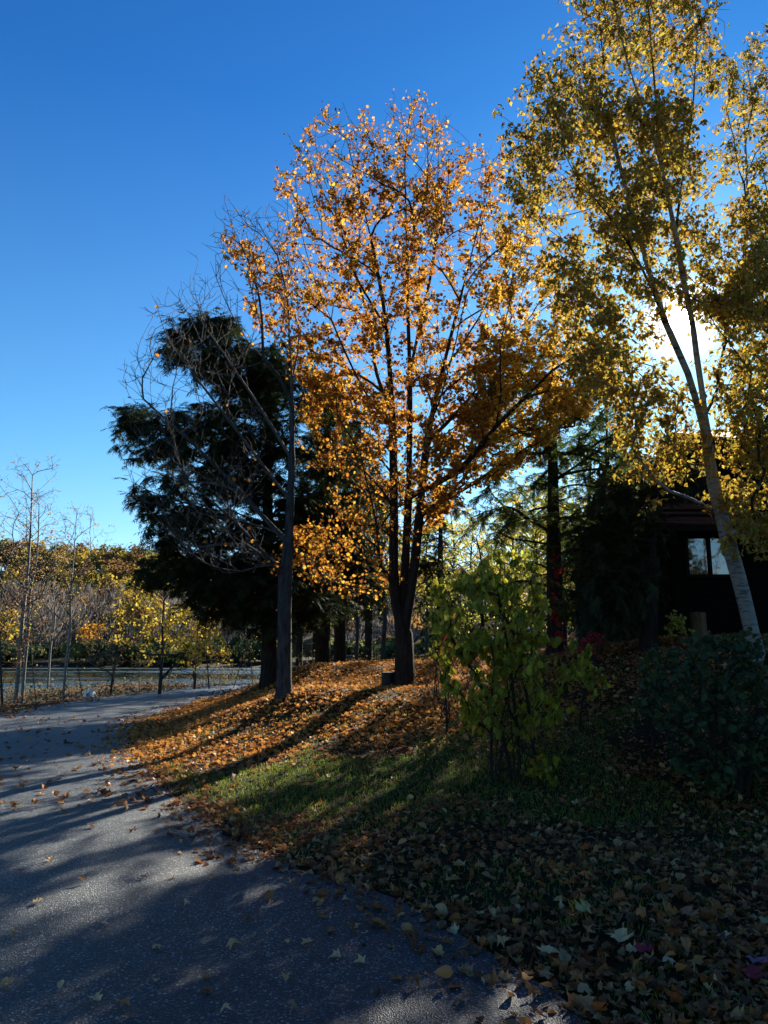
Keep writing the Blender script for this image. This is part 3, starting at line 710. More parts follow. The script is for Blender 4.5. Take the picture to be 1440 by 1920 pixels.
conifer(43, (637, 1250, 26.0), [(637, 1150, 26), (640, 1000, 26), (655, 860, 26), (660, 780, 26)], [],
        [([(620, 940), (650, 790), (690, 780), (730, 880), (750, 1000), (740, 1130), (640, 1150), (600, 1080)], 110)], .19,
        'dark conifer with a slimmer black trunk behind the mound, right of a close pair', M['needle'], 4, 1.5, hd=1.8)
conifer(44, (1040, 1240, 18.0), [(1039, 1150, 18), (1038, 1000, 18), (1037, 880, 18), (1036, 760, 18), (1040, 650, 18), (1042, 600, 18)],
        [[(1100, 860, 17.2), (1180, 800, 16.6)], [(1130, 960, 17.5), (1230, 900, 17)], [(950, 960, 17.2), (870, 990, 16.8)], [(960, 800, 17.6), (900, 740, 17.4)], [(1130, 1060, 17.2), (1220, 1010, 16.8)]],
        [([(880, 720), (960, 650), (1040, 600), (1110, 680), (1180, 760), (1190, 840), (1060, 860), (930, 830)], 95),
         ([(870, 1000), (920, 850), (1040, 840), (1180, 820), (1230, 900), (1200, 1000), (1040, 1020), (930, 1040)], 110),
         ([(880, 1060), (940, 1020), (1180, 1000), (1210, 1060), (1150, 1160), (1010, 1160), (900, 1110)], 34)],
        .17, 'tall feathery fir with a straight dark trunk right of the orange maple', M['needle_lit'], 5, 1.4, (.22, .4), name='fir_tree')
conifer(45, (1215, 1214, 14.4), [(1216, 1150, 14.4), (1220, 1050, 14.4), (1225, 950, 14.4), (1235, 860, 14.4), (1240, 800, 14.4)],
        [[(1170, 1000, 13.6), (1110, 960, 13.3)], [(1280, 900, 14), (1310, 870, 13.8)], [(1170, 1120, 13.6), (1110, 1130, 13.3)]],
        [([(1110, 930), (1170, 860), (1240, 850), (1290, 865), (1310, 895), (1250, 930), (1160, 970)], 50),
         ([(1080, 1010), (1130, 940), (1225, 940), (1225, 1060), (1215, 1130), (1160, 1190), (1100, 1180)], 130)],
        .15, 'dark low-branched hemlock standing against the corner of the cabin', M['needle'], 5, 1.4, (.18, .32), hd=1.2)
conifer(47, (1140, 1225, 21.0), [(1140, 1150, 21), (1141, 1000, 21), (1140, 880, 21), (1138, 790, 21), (1137, 750, 21)], [],
        [([(1137, 752), (1175, 830), (1210, 920), (1225, 1010), (1050, 1010), (1070, 900), (1105, 820)], 60),
         ([(1040, 1010), (1230, 1010), (1230, 1120), (1180, 1170), (1090, 1160)], 30)],
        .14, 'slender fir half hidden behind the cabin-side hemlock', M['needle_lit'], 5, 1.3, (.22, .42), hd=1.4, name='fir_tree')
spr = conifer(46, (826, 1240, 34.0), [(826, 1100, 34), (826, 950, 34), (824, 850, 34), (824, 825, 34)], [],
        [([(824, 826), (840, 870), (865, 950), (880, 1050), (880, 1150), (780, 1150), (785, 1020), (808, 900)], 90)],
        .16, 'small pointed spruce far behind the orange maple', M['needle'], 4, 1.3, (.3, .5), hd=1.2, name='spruce_tree')

for u_, Y_, sc_t, lb_ in [(612, 41, 1.35, 'dense dark spruce added for shade behind the pair of black trunks'), (690, 43, 1.3, 'dense dark spruce added for shade left of the orange maple trunk'), (560, 45, 1.25, 'dense dark spruce added for shade by the pond behind the broad hemlock')]:
    q = P(u_, 1235, Y_); tag(copy_tree(spr, (q[0], q[1], hz(q[0], q[1]) - .1), Y_, sc_t), lb_, 'tree')  # spruces added behind the hemlocks to keep sun off the far road
# hemlocks added behind the viewpoint to dim sky light; the window mirrors the first
for i, (x, y, sc_t) in enumerate([(15.2, -9.5, .8), (6, -13, 1.1), (1, -15, 1.0), (-6, -16, 1.1), (-14, -13, 1.0), (-17, -5, .95)]):
    tag(copy_tree(hem, (x, y, hz(x, y) - .1), 1.3 * i + .4, sc_t), 'dark hemlock added behind the viewpoint, outside the picture', 'tree', 'hemlocks added behind the viewpoint')

# ---- birches on the right
def birch(seed, base_px, stems, regions, Rb, label, n_sub=5, per=2.0, group=None, size=(.065, .11), low=2.6, Yc=12.0):
    r = R(seed); sk = Skel()
    base = on_ground(P(*base_px))
    first = True
    for a, Lx in stems:
        q = stem_px(Lx)
        if first: sk.path(smooth_line(np.vstack((base, q)), .25, r, .003), -1, 0); first = False
        else:
            i = int(np.argmin(np.linalg.norm(sk.p[:sk.n] - P(*a), axis=1)))
            sk.path(smooth_line(np.vstack((sk.p[i], q)), .3, r, .005)[1:], i, 0)
    t = np.concatenate([sample_poly(p, c, Y, hd, r) for p, c, Y, hd in regions])
    grow(sk, order(t, base), r, .65, 1.2, .9, .28, 1, zmin=base[2] + low, jit=.05)
    s = clump(t, n_sub, .5, r, -.1)
    grow(sk, s, r, .0, .4, .4, .14, 2, zmin=base[2] + low - .6, jit=.06, endup=-.2, maxseg=5)
    rad = radii(sk, Rb, 1.62, .0035)
    def mult(p):
        return np.where(near_sun(p), 0, .15 + 1.7 * vnoise(p[:, 0] + .2 * p[:, 1], p[:, 2], 1.3, seed))
    ids, pos = leaf_on(sk, rad, .016, per * 2.2, r, .16, 1, mult)
    lb = leaf_blocks(r, T_RHOMB, pos, broad_rot(r, len(pos), .7), r.uniform(*size, len(pos)))
    print('birch', seed, sk.n, len(pos))
    return finish_tree('birch_tree', label, 'tree', group, sk, rad, base, M['bark_birch'], M['bark_twig'], lb, M['leaf_gold'])
birch(51, (1424, 1245, 12.0),
      [(None, [(1408, 1180, 12), (1392, 1110, 12), (1362, 1000, 12), (1337, 900, 12), (1325, 820, 12), (1318, 740, 12), (1306, 660, 12), (1298, 600, 12), (1283, 530, 12.1), (1268, 440, 12.2), (1248, 340, 12.3), (1236, 240, 12.4), (1224, 100, 12.5), (1212, -60, 12.6), (1205, -180, 12.6)]),
       ((1326, 830, 12), [(1308, 760, 11.8), (1290, 700, 11.6), (1268, 650, 11.5), (1246, 600, 11.4), (1222, 540, 11.3), (1180, 460, 11.1), (1130, 390, 11.0), (1080, 330, 10.9)]),
       ((1240, 585, 11.4), [(1215, 500, 11.9), (1180, 380, 12.2), (1150, 260, 12.4), (1130, 120, 12.6), (1120, 0, 12.7)]),
       ((1325, 800, 12), [(1345, 730, 12.4), (1356, 650, 12.7), (1380, 540, 13), (1430, 420, 13.4), (1480, 330, 13.6)]),
       ((1330, 860, 12), [(1350, 780, 11.6), (1376, 690, 11.3), (1420, 600, 11), (1490, 520, 10.8)]),
       ((1262, 440, 12.2), [(1280, 340, 12.6), (1300, 220, 12.9), (1310, 80, 13.1)]),
       ((1245, 330, 12.3), [(1220, 240, 11.8), (1180, 130, 11.4), (1150, 0, 11.2)])],
      [([(1060, 0), (1090, -120), (1200, -220), (1300, -120), (1335, 20), (1330, 200), (1200, 260), (1050, 200)], 210, 12.4, 2.2),
       ([(955, 200), (1030, 120), (1100, 160), (1320, 220), (1330, 420), (1180, 440), (1000, 430), (945, 330)], 210, 12.2, 2.2),
       ([(1000, 450), (1330, 420), (1440, 380), (1520, 500), (1440, 620), (1310, 580), (1180, 560), (1050, 540)], 150, 12, 2.2),
       ([(1060, 560), (1200, 560), (1235, 640), (1220, 740), (1120, 740), (1060, 660)], 60, 11.6, 1.8),
       ([(1340, 560), (1500, 560), (1520, 800), (1440, 840), (1340, 780)], 80, 11.8, 1.8),
       ([(1180, 740), (1300, 720), (1300, 880), (1220, 900), (1170, 830)], 40, 11.5, 1.2),
       ([(1340, 850), (1440, 820), (1500, 960), (1430, 1030), (1360, 950)], 40, 11.6, 1.0)],
      .11, 'leaning white-barked birch with golden crown in front of the dark cabin', 6, 2.1, low=2.0)
birch(52, (1560, 1230, 16.0), [(None, [(1530, 1000, 16), (1500, 800, 16), (1475, 600, 16), (1460, 400, 16), (1448, 200, 16), (1440, 60, 16)]),
                              ((1500, 800, 16), [(1450, 650, 16), (1410, 450, 16), (1395, 250, 16), (1395, 120, 16)])],
      [([(1365, 130), (1400, 45), (1480, 20), (1600, 150), (1600, 480), (1440, 480), (1375, 400), (1350, 260)], 190, 16, 2.0),
       ([(1360, 430), (1440, 480), (1600, 480), (1600, 800), (1440, 820), (1390, 700)], 110, 16, 2.0)],
      .14, 'golden birch at the right picture edge, its trunk outside the view', 5, 1.9, low=4)

def yellow_tree():
    """golden broadleaf low at the right behind the birch"""
    r = R(57); sk = Skel(); base = on_ground(P(1570, 1200, 14.2))
    sk.path(smooth_line(np.vstack((base, stem_px([(1560, 1050, 14.2), (1540, 900, 14.2), (1500, 780, 14.2), (1470, 700, 14.2)]))), .25, r), -1, 0)
    t = np.concatenate([sample_poly([(1360, 720), (1440, 660), (1560, 700), (1580, 850), (1480, 900), (1380, 850)], 60, 14, 1.2, r)])
    grow(sk, order(t, base), r, .4, .5, .6, .25, 1, zmin=base[2] + 2)
    grow(sk, clump(t, 5, .45, r), r, .1, .4, .3, .14, 2, zmin=base[2] + 2, maxseg=5)
    rad = radii(sk, .10, 2.3, .003); ids, pos = leaf_on(sk, rad, .012, 1.6, r, .14)
    lb = leaf_blocks(r, T_MAPLE, pos, broad_rot(r, len(pos)), r.uniform(.07, .12, len(pos)))
    finish_tree('maple_tree', 'bright yellow young maple under the birches beside the cabin wall', 'tree', None, sk, rad, base, M['bark_dark'], M['bark_twig'], lb, M['leaf_yellow'])
yellow_tree()

# ---- prototype trees for the woods behind
def proto_tree(seed, H, cw, crown0, Rb, nmain, nsub, tpls, lsize, per, bark, twig, leafm, name, e0=.6, sub=.5, dens=None):
    """a whole tree at the origin: crown fills an egg from crown0*H to H"""
    r = R(seed); sk = Skel()
    pts_ = [(0, 0, -.15)] + [(r.normal() * .012 * H * t, r.normal() * .012 * H * t, H * t * .9) for t in (.15, .35, .55, .75, 1.0)]
    sk.path(smooth_line(pts_, H * .03, r, .003), -1, 0)
    t = rdir(r, nmain) * (r.random((nmain, 1)) ** .4); zc = (crown0 + 1) / 2 * H; hz_ = (1 - crown0) / 2 * H
    t = np.stack((t[:, 0] * cw, t[:, 1] * cw, zc + t[:, 2] * hz_), -1); t[:, :2] *= (1.15 - .45 * (t[:, 2:3] - crown0 * H) / ((1 - crown0) * H))
    grow(sk, order(t, np.zeros(3)), r, e0, 1.2, 1.0, H * .03, 1, zmin=crown0 * H * .8, jit=.05)
    grow(sk, clump(t, nsub, sub, r), r, .2, .4, .3, sub * .35, 2, zmin=crown0 * H * .8, maxseg=4)
    rad = radii(sk, Rb, 1.95, .004)
    base = np.zeros(3); ids, pos = leaf_on(sk, rad, .016, per, r, sub * .35, 1, lambda p: .3 + 1.4 * vnoise(p[:, 0] + p[:, 1], p[:, 2], .9, seed))
    lb = leaf_blocks(r, tpls, pos, broad_rot(r, len(pos)), r.uniform(*lsize, len(pos)))
    root = empty(name, (0, 0, 0)); th, tn = tubes(sk, rad)
    if th: obj('trunk', mesh('trunk', th, bark, True), root)
    if tn: obj('branches', mesh('branches', tn, twig, True), root)['kind'] = 'stuff'
    if lb: obj('crown', mesh('crown', lb, leafm), root)
    return root
USED = set()
def place(proto, u, v, Y, sc, rz, label, cat='tree', group=None, z=None):
    q = P(u, v, Y); x, y = float(q[0]), float(q[1]); loc = (x, y, (hz(x, y) if z is None else z) - .03)
    if proto.name not in USED: USED.add(proto.name); o = proto; o.location = loc; o.rotation_euler = (0, 0, rz); o.scale = (sc,) * 3
    else: o = copy_tree(proto, loc, rz, sc)
    tag(o, label, cat, group); return o
woodA = proto_tree(61, 11, 3.4, .25, .15, 110, 6, T_RHOMB, (.12, .2), 1.5, M['bark_dark'], M['bark_twig'], M['leaf_ygreen'], 'broadleaf_tree', sub=.6)
woodB = proto_tree(62, 12, 2.8, .35, .13, 100, 6, T_RHOMB, (.12, .2), 1.3, M['bark_grey'], M['bark_twig'], M['leaf_yellow'], 'broadleaf_tree', sub=.6)
woodC = proto_tree(63, 10, 2.2, .35, .10, 110, 4, T_OVAL, (.1, .16), .10, M['bark_grey'], M['bark_grey_twig'], M['leaf_orange_few'], 'broadleaf_tree', .8, sub=.6)
k = 0
GW = 'trees of the wood behind the mound'
for pr, u, Y, sc_t, lb_ in [(woodA, 760, 36, .95, 0), (woodA, 905, 33, .6, 0), (woodB, 1010, 38, .85, 1), (woodA, 1120, 34, 1.0, 0), (woodB, 690, 44, .9, 1), (woodC, 720, 34, .9, 2), (woodC, 668, 36, .8, 2),
                            (woodA, 590, 46, .9, 0), (woodB, 850, 47, .95, 1), (woodA, 970, 50, 1.05, 0), (woodC, 800, 40, .9, 2), (woodB, 1190, 42, 1.0, 1), (woodC, 640, 50, .9, 2), (woodA, 1260, 50, 1.2, 0), (woodC, 545, 52, .8, 2), (woodA, 1010, 44, 1.0, 0), (woodA, 1150, 47, 1.15, 0), (woodB, 1085, 40, .8, 1), (woodA, 885, 60, 1.3, 0), (woodB, 965, 62, 1.3, 1), (woodA, 1045, 60, 1.45, 0), (woodA, 1125, 63, 1.5, 0), (woodB, 1200, 60, 1.4, 1), (woodA, 1060, 30, .5, 0)]:
    place(pr, u, 1230, Y, sc_t, k * 1.7, ['yellow-green broadleaf tree half hidden in the wood behind the mound', 'golden yellow broadleaf tree half hidden in the wood behind the mound', 'thin nearly leafless grey tree half hidden in the wood behind the mound'][lb_], 'tree', GW); k += 1

tag(copy_tree(woodC, (18.0, -11, hz(18.0, -11)), .8, 1.1), 'thin leafless tree behind the viewpoint, mirrored in the cabin window', 'tree')

# ---- left bank: pale birches, saplings, a small yellow tree
bankA = proto_tree(71, 9.0, 1.9, .38, .07, 110, 6, T_RHOMB, (.05, .1), .42, M['bark_birch'], M['bark_grey_twig'], M['leaf_pale_rust'], 'birch_tree', .8, sub=.4)
bankB = proto_tree(72, 7.6, 1.6, .36, .05, 90, 6, T_RHOMB, (.05, .1), .42, M['bark_birch'], M['bark_grey_twig'], M['leaf_pale_rust'], 'birch_tree', .8, sub=.4)
sapl = proto_tree(73, 5.2, .9, .25, .02, 34, 4, T_RHOMB, (.05, .09), .45, M['bark_grey'], M['bark_grey_twig'], M['leaf_ygreen'], 'sapling', .85, sub=.35)
yel = proto_tree(74, 5.6, 2.3, .12, .07, 90, 6, T_OVAL, (.09, .15), 1.1, M['bark_grey'], M['bark_twig'], M['leaf_yellow'], 'broadleaf_tree', .5, sub=.4)
brt = proto_tree(75, 6.0, 1.9, .15, .05, 80, 6, T_RHOMB, (.06, .11), .9, M['bark_grey'], M['bark_grey_twig'], M['leaf_russet'], 'sapling', .7, sub=.4)
place(bankA, 30, 1305, 27, 1.0, .4, 'tall pale birch with sparse rusty leaves, leftmost on the pond bank')
place(bankA, 42, 1305, 29, .92, 2.1, 'pale birch just right of the leftmost one on the pond bank')
place(bankB, 120, 1300, 28, 1.0, 1.2, 'slim pale birch alone between pond bank saplings, right of the twin birches')
place(bankB, 88, 1300, 31, .9, 3.0, 'slim pale birch leaning behind the others over the pond')
place(yel, 300, 1290, 30, 1.0, .5, 'low spreading yellow tree left of the dark hemlock by the pond')
place(yel, 365, 1288, 34, .8, 2.5, 'smaller yellow tree tucked under the hemlock boughs by the pond')
r = R(77)
for i, (u, Y) in enumerate([(8, 25), (70, 28.5), (157, 29), (207, 31), (216, 29.4), (262, 33), (392, 33.5), (437, 35), (474, 37)]):
    o_ = place(sapl if i % 3 else brt, u, 1300, Y + r.normal() * .4, r.uniform(.65, 1.05), r.random() * 6, ['thin grey sapling with a few pale leaves on the pond bank', 'bushy russet sapling on the pond bank'][0 if i % 3 else 1], 'sapling', 'thin saplings along the pond bank' if i % 3 else 'russet saplings along the pond bank'); o_.rotation_euler[0] = r.normal() * .12; o_.rotation_euler[1] = r.normal() * .14

# ---- far hillside
def far_crown(seed, Hh, cw, leafm, name, nleaf=420):
    r = R(seed); root = empty(name, (0, 0, 0))
    sk = Skel(200); sk.path(smooth_line([(0, 0, -.5), (0.1, 0, Hh * .4), (.0, .1, Hh * .85)], Hh * .1, r), -1, 0)
    for a in range(7):
        i = int(sk.n * .5) if a < 4 else int(sk.n * .7); an = a * .9
        if a == 0: ntr = sk.n
        i = min(ntr - 1, i); q = sk.p[i] + np.array((math.cos(an) * cw * .7, math.sin(an) * cw * .7, Hh * .25)); sk.path([(sk.p[i] + q) / 2 + (0, 0, -.2), q], i, 1)
    rad = radii(sk, .16, 2.2, .02); th, tn = tubes(sk, rad)
    obj('trunk', mesh('trunk', th + tn, M['bark_grey'], True), root)
    cl = rdir(r, 26) * (r.random((26, 1)) ** .33); cl = cl * (cw, cw, Hh * .30) + (0, 0, Hh * .68)
    pos = cl[r.integers(0, 26, nleaf)] + r.normal(size=(nleaf, 3)) * (cw * .2, cw * .2, Hh * .05)
    obj('crown', mesh('crown', leaf_blocks(r, T_OVAL, pos, broad_rot(r, nleaf, .2), r.uniform(.55, 1.0, nleaf)), leafm), root); return root
FM = {'gold': leafmat('far_gold', [(0.34, 0.25, 0.04), (0.48, 0.35, 0.05), (0.24, 0.18, 0.04)], .5, .02), 'rust': leafmat('far_rust', [(0.20, 0.11, 0.04), (0.27, 0.15, 0.05), (0.16, 0.09, 0.04)], .5, .02),
      'olive': leafmat('far_olive', [(0.11, 0.12, 0.04), (0.17, 0.16, 0.05), (0.08, 0.09, 0.03)], .5, .02), 'orange': leafmat('far_orange', [(0.55, 0.26, 0.03), (0.60, 0.32, 0.04)], .5, .02),
      'dark': leafmat('far_dark', [(0.04, 0.06, 0.025), (0.06, 0.08, 0.03)], .3, .02), 'bare': leafmat('far_bare', [(0.16, 0.14, 0.125), (0.23, 0.20, 0.18)], .3, .02)}
fp = {c: far_crown(80 + i, 11, 3.6, FM[c], 'hillside_tree') for i, c in enumerate(('gold', 'rust', 'olive', 'orange', 'dark'))}
r = R(90); GH = 'trees on the far hillside skyline'
LBL = {'gold': 'golden tree on the far hillside skyline', 'rust': 'rusty brown tree on the far hillside skyline', 'olive': 'olive green tree on the far hillside skyline', 'dark': 'dark evergreen on the far hillside skyline'}
for i in range(30):
    u = 4 + i * 10.2; c = ('rust', 'gold', 'dark', 'gold', 'rust', 'olive', 'gold', 'rust', 'rust', 'olive')[(i * 7 + i // 4) % 10]
    o_ = place(fp[c], u, 1060, 255 + r.normal() * 9, r.uniform(.75, 1.15), r.random() * 6, LBL[c], 'tree', GH); o_.location[2] -= 2.6
place(fp['orange'], 172, 1120, 150, .62, 1.0, 'lone small orange tree low on the far hillside')
place(fp['gold'], 268, 1060, 150, 1.25, 2.0, 'large golden tree beside the hemlock edge across the pond')
place(fp['gold'], 12, 1120, 140, .9, 2.0, 'golden tree at the left edge across the pond')
# the mass of the wood on the hill: nobody could count it
FM['brown'] = leafmat('far_brown', [(0.13, 0.08, 0.04), (0.18, 0.11, 0.05), (0.10, 0.06, 0.03)], .4, .02)
n = 900; xs = r.uniform(-175, 70, n); ys = 142 + 150 * r.random(n) ** .75
xs = np.concatenate((xs, r.uniform(-150, 60, 220))); ys = np.concatenate((ys, r.uniform(124, 142, 220)))
ke = ~inpoly(xs, ys, POND); xs, ys = xs[ke], ys[ke]; zs = height(xs, ys); nt_ = len(xs)
q_ = r.random(nt_) * .75 + vnoise(xs, ys, .035, 6) * .5
tone = np.select([q_ < .35, q_ < .55, q_ < .72, q_ < .9, q_ < 1.0], [2, 1, 4, 0, 3], 0)
tone = np.where((ys > 142) & (ys < 205) & (r.random(nt_) < .72), 5, tone); shore = ys <= 142
tone = np.where(shore, np.where(r.random(nt_) < .55, 3, np.where(r.random(nt_) < .6, 4, 2)), tone)
hgt_ = np.where(shore, r.uniform(2.0, 4.5, nt_), r.uniform(6.5, 11.5, nt_)); wid_ = np.where(shore, r.uniform(1.5, 3, nt_), r.uniform(2.2, 4.2, nt_))
mats_ = [FM['gold'], FM['rust'], FM['olive'], FM['dark'], FM['brown'], FM['bare']]; blk = []
for ti in range(6):
    s_ = np.nonzero(tone == ti)[0]; ids = np.repeat(s_, 150); k_ = len(ids)
    if k_ == 0: continue
    d_ = rdir(r, k_); d_[:, 2] = np.abs(d_[:, 2]) * 1.2 - .25; sh_ = r.uniform(.72, 1.02, (k_, 1))       # leaves sit on the dome of each crown
    lump = .8 + .4 * vnoise(d_[:, 0] * 2 + ids, d_[:, 1] * 2 + d_[:, 2], 1.3, 7)
    pos = np.stack((xs[ids], ys[ids], zs[ids] + hgt_[ids] * .55), -1) + d_ * sh_ * lump[:, None] * np.stack((wid_[ids], wid_[ids], hgt_[ids] * .42), -1)
    rot = frames(np.cross(d_, rdir(r, k_)), d_ + rdir(r, k_) * .7); tp, ss = [rhomb_tpl(.42, .2), rhomb_tpl(.55, .1)], r.uniform(.5, 1.2, k_)
    if ti == 5: pos[:, 2] = zs[ids] + hgt_[ids] * r.uniform(.1, .9, k_); rot = frames(d_ * .5 + rdir(r, k_) * .3 + np.array((0, 0, 1.)), rdir(r, k_)); tp, ss = [rhomb_tpl(.04, 0), rhomb_tpl(.06, .1)], r.uniform(1.2, 3.4, k_)
    for v, f in leaf_blocks(r, tp, pos, rot, ss): blk.append((v, f, ti))
wood = obj('far_wood', mesh('far_wood', blk, mats_)); kind(wood, 'stuff', 'mass of autumn trees covering the far hillside', 'wood')

# ------------------------------------------------------------------ bushes
def bush_skel(seed, base, nst, t, e0=.7, zmin=None, spread=.12):
    r = R(seed); sk = Skel()
    c = t.mean(0); root = sk.add(base, -1, 0)
    for i in range(nst):
        a = r.random() * 6.28; b = base + np.array((math.cos(a), math.sin(a), 0)) * spread * r.random() + (0, 0, .02)
        j = sk.add(b, root, 0); q = t[r.integers(0, len(t))]
        q = base + (q - base) * np.array((.45, .45, .65)); sk.path(smooth_line(np.vstack((b, b + (q - b) * (.3, .3, .5), q)), .12, r, .004)[1:], j, 0)
    grow(sk, order(t, base), r, e0, .5, .8, .12, 1, zmin=zmin if zmin is not None else base[2] + .3, jit=.05)
    return sk, r
def near_leaves(root, base, pos, rot, sc, tpls, mat_, nbig, r, part='leaf', mass='foliage'):
    """the leaves that show largest become parts of their own, the others one part"""
    u, v, f = pix(pos); vis = (u > -20) & (u < 1460)
    rank = np.argsort(np.where(vis, f, 1e6) / sc * .1); big = rank[:nbig]; rest = np.ones(len(pos), bool); rest[big] = False
    mes = [mesh('leaf', [tpl], mat_) for tpl in tpls]
    for i in big:
        o = bpy.data.objects.new(part, mes[int(r.integers(0, len(mes)))]); COL.objects.link(o); o.parent = root
        from mathutils import Matrix
        mt = Matrix.Identity(4)
        for a in range(3):
            for b_ in range(3): mt[a][b_] = rot[i][a][b_] * sc[i]
            mt[a][3] = pos[i][a] - base[a]
        o.matrix_local = mt
    if rest.any():
        o = obj(mass, mesh(mass, cut(leaf_blocks(r, tpls, pos[rest], rot[rest], sc[rest]), base), mat_), root); o['kind'] = 'stuff'

def green_bush():
    base = on_ground(P(965, 1467, 8.9), .05); r0 = R(101)
    t = np.concatenate([sample_poly([(800, 1110), (860, 1070), (935, 1022), (1000, 1040), (1030, 1100), (1045, 1200), (960, 1230), (860, 1230), (800, 1190)], 120, 8.9, .75, r0),
                        sample_poly([(815, 1200), (1040, 1190), (1100, 1225), (1125, 1255), (1065, 1300), (1050, 1370), (960, 1385), (880, 1370), (835, 1310)], 120, 8.9, .75, r0),
                        sample_poly([(990, 1395), (1040, 1400), (1045, 1445), (1000, 1450)], 8, 8.75, .2, r0),
                        np.array([P(1135, 1262, 8.6), P(1110, 1262, 8.6), P(1125, 1290, 8.5), P(1100, 1205, 8.7), P(870, 1060, 9)])])
    sk, r = bush_skel(102, base, 20, t, .75, spread=.32); s = clump(t, 3, .16, r)
    grow(sk, s, r, .1, .4, .3, .07, 2, zmin=base[2] + .1, maxseg=4)
    rad = radii(sk, .045, 2.2, .0025); rad[0] = .012
    root = empty('green_bush', tuple(base)); tag(root, 'tall bush with hanging yellow-green leaves and many thin stems at the road corner', 'bush')
    th, tn = tubes(sk, rad); obj('stems', mesh('stems', cut(th + tn, base), M['bark_twig'], True), root)
    ids, pos = leaf_on(sk, rad, .008, 2.1, r, .06)
    n = len(pos); d = rdir(r, n) * .45; d[:, 2] -= .9; rot = frames(d, rdir(r, n) + (0, -.2, 0)); sc = r.uniform(.035, .11, n)
    print('bush', n); near_leaves(root, base, pos, rot, sc, T_OVAL, M['leaf_bush'], 300, r)
green_bush()
def dark_bush():
    base = on_ground(P(1372, 1500, 8.0), .05); r0 = R(111)
    t = np.concatenate([sample_poly([(1190, 1265), (1235, 1215), (1330, 1185), (1460, 1180), (1560, 1220), (1580, 1420), (1440, 1500), (1330, 1490), (1270, 1440), (1225, 1340)], 270, 8.2, .95, r0)]); t[:, 2] = np.maximum(t[:, 2], height(t[:, 0], t[:, 1]) + .08)
    sk, r = bush_skel(112, base, 12, t, .5, spread=.3); grow(sk, clump(t, 3, .18, r), r, .2, .4, .3, .08, 2, zmin=base[2] + .1, maxseg=4)
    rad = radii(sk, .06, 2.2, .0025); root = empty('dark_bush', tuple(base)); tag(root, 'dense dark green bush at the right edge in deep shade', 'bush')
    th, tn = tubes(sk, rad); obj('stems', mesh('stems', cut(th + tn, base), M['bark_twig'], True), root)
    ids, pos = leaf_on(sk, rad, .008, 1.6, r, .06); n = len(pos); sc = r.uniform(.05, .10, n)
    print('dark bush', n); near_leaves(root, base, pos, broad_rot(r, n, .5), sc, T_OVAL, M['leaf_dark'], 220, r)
dark_bush()
def shrub(seed, poly, Y, hd, base_px, label, leafm, cnt, per, size, tpls, name='shrub', Rb=.02, nst=6, nbig=0, sub=.14, e0=.6):
    base = on_ground(P(*base_px), .04); r0 = R(seed); t = sample_poly(poly, cnt, Y, hd, r0)
    t[:, 2] = np.maximum(t[:, 2], height(t[:, 0], t[:, 1]) + .06)
    sk, r = bush_skel(seed + 1, base, nst, t, e0, base[2] + .02); grow(sk, clump(t, 3, sub, r), r, .2, .4, .3, .07, 2, zmin=base[2] + .02, maxseg=4)
    rad = radii(sk, Rb, 2.2, .0025); root = empty(name, tuple(base)); tag(root, label, 'bush' if 'vine' not in name else 'vine')
    th, tn = tubes(sk, rad); obj('stems', mesh('stems', cut(th + tn, base), M['bark_twig'], True), root)
    ids, pos = leaf_on(sk, rad, .009, per, r, .05); n = len(pos); sc = r.uniform(*size, n)
    near_leaves(root, base, pos, broad_rot(r, n, .7), sc, tpls, leafm, nbig, r, mass='foliage'); return root
shrub(121, [(770, 1260), (800, 1215), (860, 1190), (900, 1230), (900, 1330), (840, 1345), (780, 1310)], 12.6, .7, (835, 1345, 12.4), 'low russet brown shrub between the maple trunk and the green bush', M['leaf_russet'], 90, 1.0, (.04, .075), T_OVAL)
shrub(123, [(795, 1120), (850, 1090), (880, 1180), (850, 1250), (800, 1240)], 13.2, .6, (822, 1300, 13.2), 'slender pale green shrub behind the russet one', M['leaf_ygreen'], 45, .8, (.05, .09), T_OVAL)
shrub(125, [(1185, 1240), (1210, 1232), (1240, 1245), (1235, 1275), (1195, 1275)], 9.6, .2, (1205, 1335, 9.6), 'small shrub with yellow leaf tips left of the dark bush', M['leaf_bush'], 14, .9, (.05, .08), T_OVAL, nbig=30)
shrub(127, [(1200, 1235), (1222, 1232), (1226, 1250), (1205, 1255)], 9.9, .15, (1213, 1320, 9.9), 'tiny crimson-leaved seedling behind the small yellow-tipped shrub', M['leaf_red'], 7, .8, (.05, .07), T_OVAL, nbig=12)
shrub(129, [(1080, 1200), (1115, 1180), (1130, 1200), (1110, 1230), (1085, 1225)], 10.6, .2, (1100, 1345, 10.6), 'thin red-leaved shoot rising behind the green bush', M['leaf_red'], 12, .9, (.045, .08), T_OVAL, nbig=14)
shrub(131, [(820, 1190), (845, 1185), (850, 1215), (828, 1222)], 11.6, .15, (838, 1370, 11.6), 'thin shoot with pinkish red leaves left of the green bush', M['leaf_red'], 7, .7, (.04, .07), T_OVAL, nbig=12)
shrub(133, [(1250, 1150), (1280, 1140), (1290, 1190), (1255, 1195)], 14.2, .15, (1272, 1200, 14.2), 'small leafy shrub beside the pale stump by the cabin', M['leaf_ygreen'], 20, 1.2, (.05, .09), T_OVAL)
